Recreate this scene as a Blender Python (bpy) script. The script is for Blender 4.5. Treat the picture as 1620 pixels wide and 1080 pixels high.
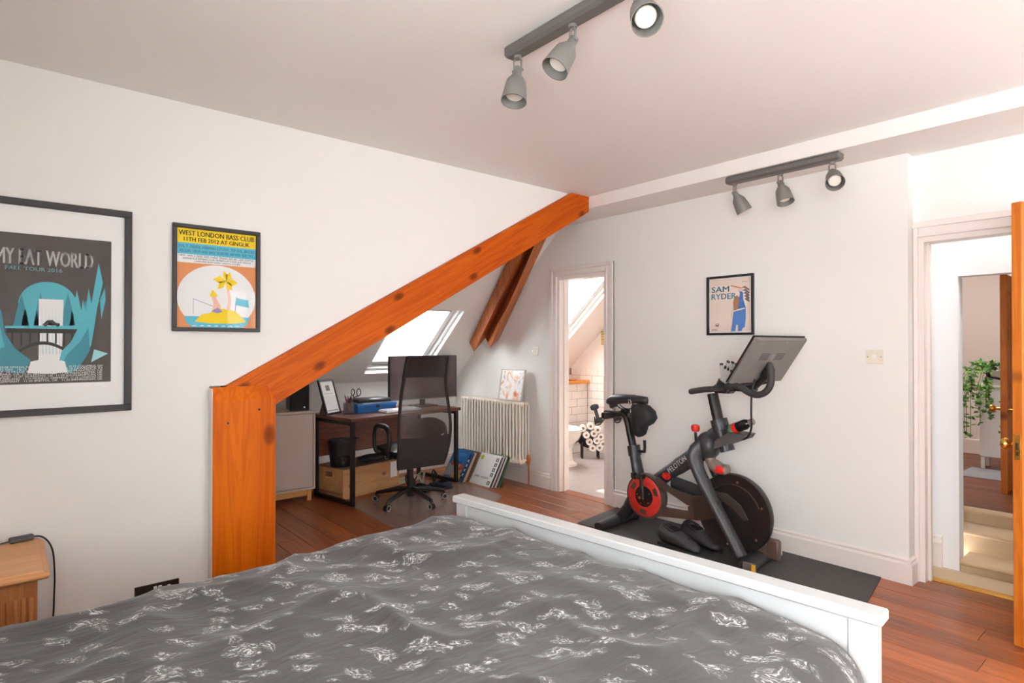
import bpy, bmesh, math, random
from mathutils import Vector, Matrix, noise as mnoise
random.seed(7)
for o in list(bpy.data.objects): bpy.data.objects.remove(o, do_unlink=True)
scene = bpy.context.scene
COL = scene.collection
PI = math.pi
R = math.radians
def lin(c):
    def f(v):
        v /= 255.0
        return v/12.92 if v <= .04045 else ((v+.055)/1.055)**2.4
    return tuple(f(v) for v in c) + (1.0,)
# ------------------------------------------------------------ camera
cam_d = bpy.data.cameras.new('camera'); cam = bpy.data.objects.new('camera', cam_d); COL.objects.link(cam)
cam_d.sensor_fit = 'HORIZONTAL'; cam_d.sensor_width = 36.0; cam_d.lens = 36.0*941.0/1620.0
cam_d.clip_start = 0.05; cam_d.clip_end = 200
yaw = math.atan2(.7619, .6473)
cam.location = (0, 0, 1.4); cam.rotation_euler = (R(90.42), 0, yaw - PI/2)
scene.camera = cam
# ------------------------------------------------------------ sky, sun, daylight
scene.view_settings.view_transform = 'Standard'; scene.view_settings.look = 'None'
scene.view_settings.gamma = 1.0; scene.view_settings.use_curve_mapping = False
scene.view_settings.exposure = 0.22
world = bpy.data.worlds.new('sky'); scene.world = world; world.use_nodes = True
wn = world.node_tree.nodes; wl = world.node_tree.links
wn['Background'].inputs[0].default_value = (.93, .96, 1.0, 1); wn['Background'].inputs[1].default_value = 12.5
def add_light(name, kind, loc, target=None, direction=None, energy=1, color=(1,1,1), size=None):
    d = bpy.data.lights.new(name, kind); o = bpy.data.objects.new(name, d); COL.objects.link(o)
    o.location = loc; d.energy = energy; d.color = color
    v = Vector(direction) if direction else Vector(target)-Vector(loc)
    o.rotation_euler = v.to_track_quat('-Z', 'Y').to_euler()
    if kind == 'AREA': d.shape = 'RECTANGLE'; d.size, d.size_y = size
    return o
sun = add_light('sun', 'SUN', (3, 9, 6), direction=(-.24, -1.32, -1.0), energy=16.0, color=(1.0, .93, .84)); sun.data.angle = R(1.0)
# daylight entering by the two windows behind the camera
add_light('daylight_back_window', 'AREA', (2.7, -1.86, 1.5), direction=(0, 1, .35), energy=14, color=(.95, .97, 1.0), size=(1.0, 1.4))
add_light('daylight_side_window', 'AREA', (-.72, -.55, 1.5), direction=(1, .1, .3), energy=46, color=(.92, .96, 1.0), size=(2.0, 1.4))

# ------------------------------------------------------------ materials
def mat(name, col, rough=.5, metal=0.0, spec=.5, var=0.0, vscale=6.0, bump=0.0, bscale=60.0, coat=0.0, sheen=0.0, stretch=(1,1,1)):
    m = bpy.data.materials.new(name); m.use_nodes = True
    nt = m.node_tree; p = nt.nodes['Principled BSDF']
    c = lin(col)
    p.inputs['Base Color'].default_value = c; p.inputs['Roughness'].default_value = rough
    p.inputs['Metallic'].default_value = metal; p.inputs['Specular IOR Level'].default_value = spec
    p.inputs['Coat Weight'].default_value = coat
    p.inputs['Sheen Weight'].default_value = sheen
    if var or bump:
        tc = nt.nodes.new('ShaderNodeTexCoord'); mp = nt.nodes.new('ShaderNodeMapping')
        mp.inputs['Scale'].default_value = stretch
        nt.links.new(tc.outputs['Object'], mp.inputs[0])
    if var:
        n = nt.nodes.new('ShaderNodeTexNoise'); n.inputs['Scale'].default_value = vscale; n.inputs['Detail'].default_value = 4
        nt.links.new(mp.outputs[0], n.inputs['Vector'])
        mx = nt.nodes.new('ShaderNodeMix'); mx.data_type = 'RGBA'
        mx.inputs[6].default_value = tuple(v*(1-var) for v in c[:3])+(1,); mx.inputs[7].default_value = tuple(min(1, v*(1+var)) for v in c[:3])+(1,)
        nt.links.new(n.outputs['Fac'], mx.inputs[0]); nt.links.new(mx.outputs[2], p.inputs['Base Color'])
    if bump:
        n2 = nt.nodes.new('ShaderNodeTexNoise'); n2.inputs['Scale'].default_value = bscale; n2.inputs['Detail'].default_value = 3
        nt.links.new(mp.outputs[0], n2.inputs['Vector'])
        b = nt.nodes.new('ShaderNodeBump'); b.inputs['Strength'].default_value = bump; b.inputs['Distance'].default_value = .004
        nt.links.new(n2.outputs['Fac'], b.inputs['Height']); nt.links.new(b.outputs[0], p.inputs['Normal'])
    return m
def wood(name, light, dark, axis='z', rough=.35, scale=1.0, knots=0.0, rnd=0.25, coat=0.0, spec=.5):
    """long grain along one axis, growth rings, optional knots, brightness varies from piece to piece"""
    m = bpy.data.materials.new(name); m.use_nodes = True
    nt = m.node_tree; N = nt.nodes.new; L = nt.links.new; p = nt.nodes['Principled BSDF']
    p.inputs['Roughness'].default_value = rough; p.inputs['Coat Weight'].default_value = coat; p.inputs['Specular IOR Level'].default_value = spec
    tc = N('ShaderNodeTexCoord'); oi = N('ShaderNodeObjectInfo')
    off = N('ShaderNodeVectorMath'); off.operation = 'MULTIPLY_ADD'
    cmb = N('ShaderNodeCombineXYZ'); 
    for i in range(3): L(oi.outputs['Random'], cmb.inputs[i])
    off.inputs[1].default_value = (17, 23, 31); L(cmb.outputs[0], off.inputs[0]); L(tc.outputs['Object'], off.inputs[2])
    mp = N('ShaderNodeMapping'); L(off.outputs[0], mp.inputs[0])
    s = {'x': (.6, 9, 9), 'y': (9, .6, 9), 'z': (9, 9, .6)}[axis]
    mp.inputs['Scale'].default_value = tuple(v*scale for v in s)
    n1 = N('ShaderNodeTexNoise'); n1.inputs['Scale'].default_value = 1.3; n1.inputs['Detail'].default_value = 5; n1.inputs['Roughness'].default_value = .6; n1.inputs['Distortion'].default_value = .8
    L(mp.outputs[0], n1.inputs['Vector'])
    mul = N('ShaderNodeMath'); mul.operation = 'MULTIPLY'; mul.inputs[1].default_value = 34
    L(n1.outputs['Fac'], mul.inputs[0])
    sn = N('ShaderNodeMath'); sn.operation = 'SINE'; L(mul.outputs[0], sn.inputs[0])
    ra = N('ShaderNodeMapRange'); ra.inputs[1].default_value = -1; ra.inputs[2].default_value = 1; ra.inputs[3].default_value = 0; ra.inputs[4].default_value = .38
    L(sn.outputs[0], ra.inputs[0])
    rb = N('ShaderNodeMapRange'); rb.inputs[1].default_value = .3; rb.inputs[2].default_value = .72; rb.inputs[3].default_value = 0; rb.inputs[4].default_value = .62
    n3 = N('ShaderNodeTexNoise'); n3.inputs['Scale'].default_value = .5; n3.inputs['Detail'].default_value = 2; L(mp.outputs[0], n3.inputs['Vector'])
    L(n3.outputs['Fac'], rb.inputs[0])
    ad = N('ShaderNodeMath'); ad.operation = 'ADD'; L(ra.outputs[0], ad.inputs[0]); L(rb.outputs[0], ad.inputs[1])
    mx = N('ShaderNodeMix'); mx.data_type = 'RGBA'; mx.inputs[6].default_value = lin(light); mx.inputs[7].default_value = lin(dark)
    L(ad.outputs[0], mx.inputs[0])
    out = mx.outputs[2]
    if knots:
        sx_ = N('ShaderNodeSeparateXYZ'); cx_ = N('ShaderNodeCombineXYZ'); L(off.outputs[0], sx_.inputs[0]); L(sx_.outputs[0], cx_.inputs[0]); L(sx_.outputs[2], cx_.inputs[1])
        mk = N('ShaderNodeMapping'); L(cx_.outputs[0], mk.inputs[0])
        ks = {'x': (.55, 1, 1), 'y': (1, 1, 1), 'z': (1, .55, 1)}[axis]; mk.inputs['Scale'].default_value = tuple(v*knots for v in ks)
        vo = N('ShaderNodeTexVoronoi'); vo.voronoi_dimensions = '2D'; vo.inputs['Scale'].default_value = 1.0; L(mk.outputs[0], vo.inputs['Vector'])
        kr = N('ShaderNodeValToRGB'); e = kr.color_ramp.elements
        e[0].position = 0; e[0].color = (.85, .85, .85, 1); e[1].position = .10; e[1].color = (0, 0, 0, 1)
        k2 = kr.color_ramp.elements.new(.055); k2.color = (.7, .7, .7, 1)
        L(vo.outputs['Distance'], kr.inputs[0])
        mk2 = N('ShaderNodeMix'); mk2.data_type = 'RGBA'; L(kr.outputs[0], mk2.inputs[0]); L(out, mk2.inputs[6])
        dk = lin(dark); mk2.inputs[7].default_value = (dk[0]*.28, dk[1]*.22, dk[2]*.3, 1)
        out = mk2.outputs[2]
    hs = N('ShaderNodeHueSaturation'); L(out, hs.inputs['Color'])
    rv = N('ShaderNodeMapRange'); rv.inputs[3].default_value = 1-rnd; rv.inputs[4].default_value = 1+rnd; L(oi.outputs['Random'], rv.inputs[0]); L(rv.outputs[0], hs.inputs['Value'])
    L(hs.outputs[0], p.inputs['Base Color'])
    b = N('ShaderNodeBump'); b.inputs['Strength'].default_value = .25; b.inputs['Distance'].default_value = .002; L(ad.outputs[0], b.inputs['Height']); L(b.outputs[0], p.inputs['Normal'])
    return m
def glass(name, tint=(1, 1, 1), refl=.06, rough=.0):
    m = bpy.data.materials.new(name); m.use_nodes = True; nt = m.node_tree
    nt.nodes.remove(nt.nodes['Principled BSDF']); out = nt.nodes['Material Output']
    t = nt.nodes.new('ShaderNodeBsdfTransparent'); t.inputs[0].default_value = tint+(1,)
    g = nt.nodes.new('ShaderNodeBsdfGlossy'); g.inputs['Roughness'].default_value = rough
    fr = nt.nodes.new('ShaderNodeFresnel'); fr.inputs[0].default_value = 1.45
    mx = nt.nodes.new('ShaderNodeMixShader')
    ad = nt.nodes.new('ShaderNodeMath'); ad.operation = 'MULTIPLY'; ad.inputs[1].default_value = refl/.04; ad.use_clamp = True
    ge = nt.nodes.new('ShaderNodeNewGeometry'); inv = nt.nodes.new('ShaderNodeMath'); inv.operation = 'SUBTRACT'; inv.inputs[0].default_value = 1; nt.links.new(ge.outputs['Backfacing'], inv.inputs[1])
    ff_ = nt.nodes.new('ShaderNodeMath'); ff_.operation = 'MULTIPLY'; nt.links.new(fr.outputs[0], ad.inputs[0]); nt.links.new(ad.outputs[0], ff_.inputs[0]); nt.links.new(inv.outputs[0], ff_.inputs[1]); nt.links.new(ff_.outputs[0], mx.inputs[0])
    nt.links.new(t.outputs[0], mx.inputs[1]); nt.links.new(g.outputs[0], mx.inputs[2]); nt.links.new(mx.outputs[0], out.inputs[0])
    return m
def see_through(name, col, opacity, rough=.6):
    m = mat(name, col, rough); nt = m.node_tree; p = nt.nodes['Principled BSDF']; out = nt.nodes['Material Output']
    t = nt.nodes.new('ShaderNodeBsdfTransparent'); mx = nt.nodes.new('ShaderNodeMixShader'); mx.inputs[0].default_value = opacity
    nt.links.new(t.outputs[0], mx.inputs[1]); nt.links.new(p.outputs[0], mx.inputs[2]); nt.links.new(mx.outputs[0], out.inputs[0])
    return m
WALL = mat('wall_paint', (238, 236, 231), .75, bump=.08, bscale=90, spec=.25)
CEIL = mat('ceiling_paint', (242, 240, 236), .85, spec=.2)
TRIM = mat('trim_gloss_paint', (236, 227, 220), .38)
TRIMW = mat('white_gloss_paint', (240, 240, 238), .3)
HALLW = mat('hall_white_paint', (240, 240, 240), .6)
TAUPE = mat('far_room_paint', (206, 192, 184), .8)
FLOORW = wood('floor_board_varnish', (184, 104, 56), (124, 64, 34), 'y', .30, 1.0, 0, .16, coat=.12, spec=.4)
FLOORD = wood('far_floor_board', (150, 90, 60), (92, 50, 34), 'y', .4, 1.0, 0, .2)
SUBF = mat('subfloor_dark', (30, 18, 12), .9)
POSTW = wood('post_pine', (228, 114, 6), (190, 80, 0), 'z', .5, 1.0, 2.6, .03, spec=.2)
BEAMW = wood('brace_pine', (222, 106, 6), (176, 70, 0), 'x', .5, 1.0, 3.6, .03, spec=.2)
OLDW = wood('old_rafter_wood', (206, 118, 54), (140, 70, 30), 'z', .55, 1.6, 0, .1)
DOORW = wood('door_pine', (214, 126, 42), (172, 84, 22), 'z', .42, 1.2, 4.0, .05, spec=.3)
PINE = wood('waxed_pine', (226, 172, 118), (206, 140, 84), 'x', .42, 1.0, 0, .05)
PINED = wood('waxed_pine_front', (204, 138, 84), (168, 98, 54), 'z', .45, 1.0, 0, .08)
CRATEW = wood('crate_pine', (214, 164, 112), (190, 132, 82), 'x', .55, 1.0, 5.0, .05)
PLINTH = wood('plinth_pine', (214, 156, 92), (196, 132, 70), 'x', .5, 1.0, 0, .03)
DESKW = wood('desk_walnut', (136, 84, 62), (84, 46, 34), 'x', .35, 1.0, 0, .05)
SHELFW = wood('shelf_pine', (234, 160, 70), (216, 134, 48), 'x', .5, 1.0, 0, .05)
BLACK = mat('black_plastic', (26, 25, 25), .45)
BLACKG = mat('gloss_black', (18, 18, 19), .18)
FRAMEB = mat('poster_frame_black', (48, 44, 42), .45)
STEELB = mat('black_steel', (34, 30, 29), .42, .2)
GREYM = mat('spot_grey_metal', (128, 126, 121), .5, .15)
GREYD = mat('track_grey_metal', (108, 105, 101), .45, .2)
BULB = mat('bulb_face', (232, 228, 214), .35)
CHROME = mat('chrome', (210, 210, 208), .18, 1.0)
BRASS = mat('brass', (226, 178, 88), .22, 1.0)
COPPER = mat('copper_valve', (198, 128, 88), .35, .7)
WHITEP = mat('white_plastic', (240, 238, 232), .35)
PAPER = mat('white_paper', (240, 238, 234), .7)
CREAM = mat('cream_plate', (230, 222, 204), .35)
BEDW = mat('bed_white_paint', (208, 209, 208), .42)
RADW = mat('radiator_enamel', (238, 230, 214), .35)
CABG = mat('cabinet_taupe_lacquer', (196, 178, 164), .5)
CARPET = mat('stair_carpet', (206, 178, 142), .95, var=.25, vscale=260, bump=.6, bscale=320, sheen=.2)
RUBBER = mat('bike_mat_rubber', (70, 67, 65), .7, var=.2, vscale=18, bump=.2, bscale=200)
GLASS = glass('window_glass', (1, 1, 1), .05)
PGLASS = glass('poster_glass', (1, 1, 1), .012, .03)
BLUEB = mat('blue_box', (26, 104, 178), .45)
TILEW = mat('metro_tile_glaze', (240, 226, 216), .2)
GROUT = mat('tile_grout', (150, 128, 118), .9)
BATHF = mat('bathroom_floor_vinyl', (176, 164, 158), .35, var=.16, vscale=5, stretch=(1, 4, 1))
CERAM = mat('toilet_ceramic', (246, 236, 226), .15)
MATTE = mat('bike_frame_black', (50, 51, 53), .38, var=.1, vscale=10)
SMOKE = mat('bike_smoked_cover', (74, 66, 60), .3, var=.25, vscale=7)
RED = mat('red_plastic', (224, 40, 32), .4)
REDRING = mat('red_ring_worn', (206, 52, 44), .4, var=.35, vscale=22)

# ------------------------------------------------------------ mesh builder
class MB:
    def __init__(s): s.v = []; s.f = []; s.m = []
    def add(s, vs, fs, m=0):
        o = len(s.v); s.v += [Vector(v) for v in vs]
        for f in fs: s.f.append(tuple(i+o for i in f)); s.m.append(m)
        return s
    def box(s, x0, x1, y0, y1, z0, z1, bev=0.0, m=0, T=None):
        lo = (min(x0, x1), min(y0, y1), min(z0, z1)); hi = (max(x0, x1), max(y0, y1), max(z0, z1))
        if not bev:
            vs = [(x, y, z) for x in (lo[0], hi[0]) for y in (lo[1], hi[1]) for z in (lo[2], hi[2])]
            fs = [(0, 1, 3, 2), (4, 6, 7, 5), (0, 4, 5, 1), (2, 3, 7, 6), (0, 2, 6, 4), (1, 5, 7, 3)]
        else:
            bev = min(bev, *[(hi[i]-lo[i])*.49 for i in range(3)])
            vs = []; idx = {}
            for sx in (0, 1):
                for sy in (0, 1):
                    for sz in (0, 1):
                        sg = (sx, sy, sz)
                        for a in range(3):
                            p = [0, 0, 0]
                            for i in range(3):
                                d = 0 if i == a else bev
                                p[i] = hi[i]-d if sg[i] else lo[i]+d
                            idx[(sg, a)] = len(vs); vs.append(p)
            fs = []
            for a in range(3):
                b, c = [i for i in range(3) if i != a]
                for sa in (0, 1):
                    q = []
                    for (sb, sc) in ((0, 0), (1, 0), (1, 1), (0, 1)):
                        g = [0, 0, 0]; g[a] = sa; g[b] = sb; g[c] = sc; q.append(idx[(tuple(g), a)])
                    fs.append(tuple(q))
                for sb in (0, 1):
                    for sc in (0, 1):
                        g0 = [0, 0, 0]; g0[b] = sb; g0[c] = sc; g1 = list(g0); g1[a] = 1
                        fs.append((idx[(tuple(g0), b)], idx[(tuple(g1), b)], idx[(tuple(g1), c)], idx[(tuple(g0), c)]))
            for sx in (0, 1):
                for sy in (0, 1):
                    for sz in (0, 1): fs.append(tuple(idx[((sx, sy, sz), a)] for a in range(3)))
        if T is not None: vs = [T @ Vector(v) for v in vs]
        return s.add(vs, fs, m)
    def cbox(s, c, size, bev=0.0, m=0, T=None):
        M = Matrix.Translation(Vector(c)) @ (T.to_4x4() if T is not None else Matrix())
        a, b, d = [q/2 for q in size]
        return s.box(-a, a, -b, b, -d, d, bev, m, M)
    def extr(s, poly, vec, m=0):
        n = len(poly); p = [Vector(q) for q in poly]; v = Vector(vec)
        fs = [tuple(range(n)), tuple(range(2*n-1, n-1, -1))]
        for i in range(n): j = (i+1) % n; fs.append((i, j, n+j, n+i))
        return s.add(p+[q+v for q in p], fs, m)
    def poly(s, pts, m=0): return s.add(pts, [tuple(range(len(pts)))], m)
    def cyl(s, p0, p1, r0, r1=None, n=14, m=0, cap=True):
        return s.tube([p0, p1], [r0, r0 if r1 is None else r1], n, m, cap)
    def tube(s, pts, r, n=10, m=0, cap=True, flat=1.0, closed=False):
        P = [Vector(q) for q in pts]; k = len(P)
        rs = r if isinstance(r, (list, tuple)) else [r]*k
        tan = []
        for i in range(k):
            if closed: t = P[(i+1) % k]-P[i-1]
            else: t = P[min(i+1, k-1)]-P[max(i-1, 0)]
            tan.append(t.normalized() if t.length > 1e-9 else Vector((0, 0, 1)))
        up = Vector((0, 0, 1)) if abs(tan[0].z) < .9 else Vector((1, 0, 0))
        vs = []; fs = []
        u = (up - tan[0]*up.dot(tan[0])).normalized()
        for i in range(k):
            u = (u - tan[i]*u.dot(tan[i])); u = u.normalized() if u.length > 1e-6 else tan[i].orthogonal().normalized()
            w = tan[i].cross(u)
            for j in range(n):
                a = 2*PI*j/n; vs.append(P[i]+u*(math.cos(a)*rs[i])+w*(math.sin(a)*rs[i]*flat))
        for i in range(k if closed else k-1):
            for j in range(n):
                a = i*n+j; b = i*n+(j+1) % n; c = ((i+1) % k)*n; fs.append((a, b, c+(j+1) % n, c+j))
        if cap and not closed: fs += [tuple(range(n-1, -1, -1)), tuple(range((k-1)*n, k*n))]
        return s.add(vs, fs, m)
    def lathe(s, prof, T=None, n=24, m=0, a0=0, a1=2*PI):
        full = abs(a1-a0-2*PI) < 1e-6; vs = []; fs = []; k = len(prof); nn = n if full else n+1
        for i in range(nn):
            a = a0+(a1-a0)*i/n
            for (r, z) in prof: vs.append(Vector((r*math.cos(a), r*math.sin(a), z)))
        for i in range(n):
            i2 = (i+1) % nn
            for j in range(k-1):
                fs.append((i*k+j, i2*k+j, i2*k+j+1, i*k+j+1))
        if T is not None: vs = [T @ v for v in vs]
        return s.add(vs, fs, m)
    def ell(s, c, r, n=16, m=0, T=None):
        prof = [(max(1e-4, math.sin(PI*i/10)), -math.cos(PI*i/10)) for i in range(11)]
        M = Matrix.Translation(Vector(c)) @ (T.to_4x4() if T is not None else Matrix()) @ Matrix.Diagonal((*r, 1))
        return s.lathe(prof, M, n, m)
    def grid(s, fn, nu, nv, m=0):
        vs = [fn(i/nu, j/nv) for i in range(nu+1) for j in range(nv+1)]
        fs = [(i*(nv+1)+j, (i+1)*(nv+1)+j, (i+1)*(nv+1)+j+1, i*(nv+1)+j+1) for i in range(nu) for j in range(nv)]
        return s.add(vs, fs, m)
    def text(s, body, size, T, m=0, align='LEFT', sx=1.0, width=None, bold=0.0):
        cu = bpy.data.curves.new('lettering', 'FONT'); cu.body = body; cu.size = size; cu.align_x = align; cu.resolution_u = 2
        o = bpy.data.objects.new('lettering', cu)
        me = bpy.data.meshes.new_from_object(o)
        vs = [v.co.copy() for v in me.vertices]
        if width and vs:
            x0 = min(v.x for v in vs); x1 = max(v.x for v in vs); k = width/(x1-x0)
            for v in vs: v.x = (v.x-x0)*k
        else:
            for v in vs: v.x *= sx
        for dx in ((-bold, 0, bold) if bold else (0,)): s.add([T @ (v+Vector((dx, 0, abs(dx)*.02))) for v in vs], [tuple(p.vertices) for p in me.polygons], m)
        bpy.data.objects.remove(o); bpy.data.curves.remove(cu); bpy.data.meshes.remove(me)
        return s
    def build(s, name, mats, parent=None, smooth=False, local=False, label=None, cat=None, group=None, kind=None, sub=0, recalc=True):
        if not isinstance(mats, (list, tuple)): mats = [mats]
        vs = s.v
        loc = None
        if parent is None:
            xs = [v.x for v in vs]; ys = [v.y for v in vs]; zs = [v.z for v in vs]
            loc = Vector(((min(xs)+max(xs))/2, (min(ys)+max(ys))/2, min(zs))); vs = [v-loc for v in vs]
        elif not local:
            inv = wmat(parent).inverted(); vs = [inv @ v for v in vs]
        me = bpy.data.meshes.new(name); me.from_pydata([tuple(v) for v in vs], [], s.f); 
        for q in mats: me.materials.append(q)
        me.polygons.foreach_set('material_index', s.m)
        if recalc:
            bm = bmesh.new(); bm.from_mesh(me); bmesh.ops.recalc_face_normals(bm, faces=bm.faces); bm.to_mesh(me); bm.free()
        if smooth:
            me.polygons.foreach_set('use_smooth', [True]*len(me.polygons))
            if smooth != 'all': me.set_sharp_from_angle(angle=R(smooth if smooth is not True else 42))
        o = bpy.data.objects.new(name, me); COL.objects.link(o)
        if parent is not None: o.parent = parent
        else: o.location = loc
        if sub:
            md = o.modifiers.new('subd', 'SUBSURF'); md.levels = sub; md.render_levels = sub
        tag(o, label, cat, group, kind)
        return o
def wmat(o):
    M = Matrix.Translation(o.location) @ o.rotation_euler.to_matrix().to_4x4()
    return wmat(o.parent) @ M if o.parent else M
def tag(o, label=None, cat=None, group=None, kind=None):
    if label: o['label'] = label
    if cat: o['category'] = cat
    if group: o['group'] = group
    if kind: o['kind'] = kind
    return o
def thing(name, label, cat, loc=(0, 0, 0), rz=0.0, group=None):
    o = bpy.data.objects.new(name, None); COL.objects.link(o); o.location = loc; o.rotation_euler = (0, 0, rz); o.empty_display_size = .1
    return tag(o, label, cat, group)
def copy_tree(o, parent=None):
    c = o.copy(); COL.objects.link(c); c.parent = parent
    for ch in list(o.children): copy_tree(ch, c)
    return c
def arc(c, r, a0, a1, n, ax=(1, 0, 0), ay=(0, 0, 1)):
    c = Vector(c); ax = Vector(ax); ay = Vector(ay)
    return [c+ax*(r*math.cos(a0+(a1-a0)*i/n))+ay*(r*math.sin(a0+(a1-a0)*i/n)) for i in range(n+1)]
def smoothpath(pts, n=6):
    P = [Vector(p) for p in pts]; out = []
    for i in range(len(P)-1):
        p0 = P[max(i-1, 0)]; p1 = P[i]; p2 = P[i+1]; p3 = P[min(i+2, len(P)-1)]
        for k in range(n):
            t = k/n
            out.append(.5*((2*p1)+(p2-p0)*t+(2*p0-5*p1+4*p2-p3)*t*t+(3*p1-p0-3*p2+p3)*t**3))
    out.append(P[-1]); return out
def aim(direction):   # rotation that turns +Z towards a direction
    return Vector(direction).to_track_quat('Z', 'Y').to_matrix().to_4x4()
def frame_A(x, z, y=3.37):   # flat print on the left wall: u to the right, v up, w out of the wall
    return Matrix(((1, 0, 0, x), (0, 0, -1, y), (0, 1, 0, z), (0, 0, 0, 1)))
def frame_B(y, z, x=4.05):
    return Matrix(((0, 0, -1, x), (-1, 0, 0, y), (0, 1, 0, z), (0, 0, 0, 1)))
# ------------------------------------------------------------ the room
XB, YA, ZC, ZS, XS = 4.05, 3.37, 2.633, 2.538, 3.67
TH = R(41); ct, st = math.cos(TH), math.sin(TH)
def zslope(y): return 1.45-(y-5.3)*math.tan(TH)
YK = 5.80; YT = 5.3+(1.45-ZC)/math.tan(TH)       # knee wall, where slope meets ceiling
S = 'structure'
fl = MB().box(-.62, XB+.2, -1.82, YK+.05, -.14, -.014).build('floor', SUBF, kind=S)
tag(fl, 'reddish brown varnished floorboards of the bedroom', None)
PW = .172
k = 0; x = -.6
while x < XB+.19:
    x1 = min(x+PW, XB+.195)
    ytop = YK if x > .8 else 3.36
    if x >= XB-.02: ytop = 1.16
    y = -1.8-random.random()*1.6
    while y < ytop:
        ln = 2.2+random.random()*1.9; y1 = min(y+ln, ytop); ya = max(y, -1.8)
        if y1-ya > .05:
            MB().box(x+.0018, x1-.0018, ya+.001, y1-.001, -.013, 0, .0015).build('plank', FLOORW, fl)
        y = y1
    x += PW
# left wall: full height to the post, then only above the sloping brace
MB().extr([(-.6, YA, 0), (.802, YA, 0), (.802, YA, 1.191), (.879, YA, 1.191), (3.469, YA, ZC), (-.6, YA, ZC)], (0, .08, 0)).build('wall_left', WALL, kind=S)
# right wall with the bathroom doorway, and its return by the landing door
wr = MB()
D0, D1, DZ = 3.47, 4.09, 2.06
wr.box(XB, XB+.12, 1.16, D0, 0, ZS+.02).box(XB, XB+.12, D0, D1, DZ, ZS+.12).box(XB, XB+.12, D1, YK+.1, 0, ZC)
wr.build('wall_right', WALL, kind=S)
E0, E1, EZ = .36, 1.135, 2.045
wd = MB(); wd.box(4.15, 4.25, E1, 1.16, 0, ZS).box(4.15, 4.25, E0, E1, EZ, ZS).box(4.15, 4.25, -1.82, E0, 0, ZS)
wd.build('wall_door', WALL, kind=S)
# back walls with windows behind the camera
wb = MB(); wb.box(-.6, 4.15, -1.92, -1.8, 0, .8).box(-.6, 4.15, -1.92, -1.8, 2.2, ZC).box(-.6, 2.2, -1.92, -1.8, .8, 2.2).box(3.2, 4.15, -1.92, -1.8, .8, 2.2)
wb.build('wall_back', WALL, kind=S)
wh = MB(); wh.box(-.78, -.6, -1.92, YA+.08, 0, .8).box(-.78, -.6, -1.92, YA+.08, 2.2, ZC).box(-.78, -.6, -1.92, -1.6, .8, 2.2).box(-.78, -.6, .5, YA+.08, .8, 2.2)
wh.build('wall_head', WALL, kind=S)
for nm, b in (('window_1', (2.2, 3.2, -1.90, -1.84)), ('window_2', (-.72, -.66, -1.6, .5))):
    f = MB(); x0, x1, y0, y1 = b
    lng = 'x' if x1-x0 > y1-y0 else 'y'
    f.box(x0, x1, y0, y1, .8, .86).box(x0, x1, y0, y1, 2.14, 2.2)
    for t in (0, .333, .667, 1):
        if lng == 'x': c = x0+.03+(x1-x0-.06)*t; f.box(c-.03, c+.03, y0, y1, .86, 2.14)
        else: c = y0+.03+(y1-y0-.06)*t; f.box(x0, x1, c-.03, c+.03, .86, 2.14)
    w = f.build(nm, TRIMW, kind=S)
    p = MB()
    if lng == 'x': p.box(x0+.05, x1-.05, (y0+y1)/2-.003, (y0+y1)/2+.003, .85, 2.15)
    else: p.box((x0+x1)/2-.003, (x0+x1)/2+.003, y0+.05, y1-.05, .85, 2.15)
    p.build('pane', GLASS, w)
# ceiling, boxed beam along the right wall
MB().box(-.78, 6.1, -1.92, YT, ZC, ZC+.12).build('ceiling', CEIL, kind=S)
MB().box(XS, XB+.2, -1.82, 3.80, ZS, ZC).build('ceiling_boxing', mat('boxing_paint', (238, 233, 228), .7), kind=S)
# sloping roof of the alcove and bathroom, with two roof-window openings
TS = lambda x, y, d: Vector((x, y+d*st, zslope(y)+d*ct))   # d = distance out through the slope
def slope_piece(b, x0, x1, y0, y1, d0=0.0, d1=.16):
    b.add([TS(x, y, d) for x in (x0, x1) for y in (y0, y1) for d in (d0, d1)], [(0, 1, 3, 2), (4, 6, 7, 5), (0, 4, 5, 1), (2, 3, 7, 6), (0, 2, 6, 4), (1, 5, 7, 3)])
def slope_hole(name, X0, X1, h, y0, y1, paint):
    b = MB(); hx0, hx1, hy0, hy1 = h
    slope_piece(b, X0, hx0, y0, y1); slope_piece(b, hx1, X1, y0, y1); slope_piece(b, hx0, hx1, y0, hy0); slope_piece(b, hx0, hx1, hy1, y1)
    return b.build(name, paint, kind=S)
H1 = (2.82, 3.57, 4.95, 5.69); H2 = (4.56, 5.42, 4.44, 5.60)
slope_hole('ceiling_slope', .78, XB+.06, H1, YT-.05, YK+.12, WALL)
slope_hole('ceiling_slope_bathroom', XB+.06, 6.0, H2, YT-.3, YK+.3, mat('bathroom_paint', (238, 226, 218), .7))
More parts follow.
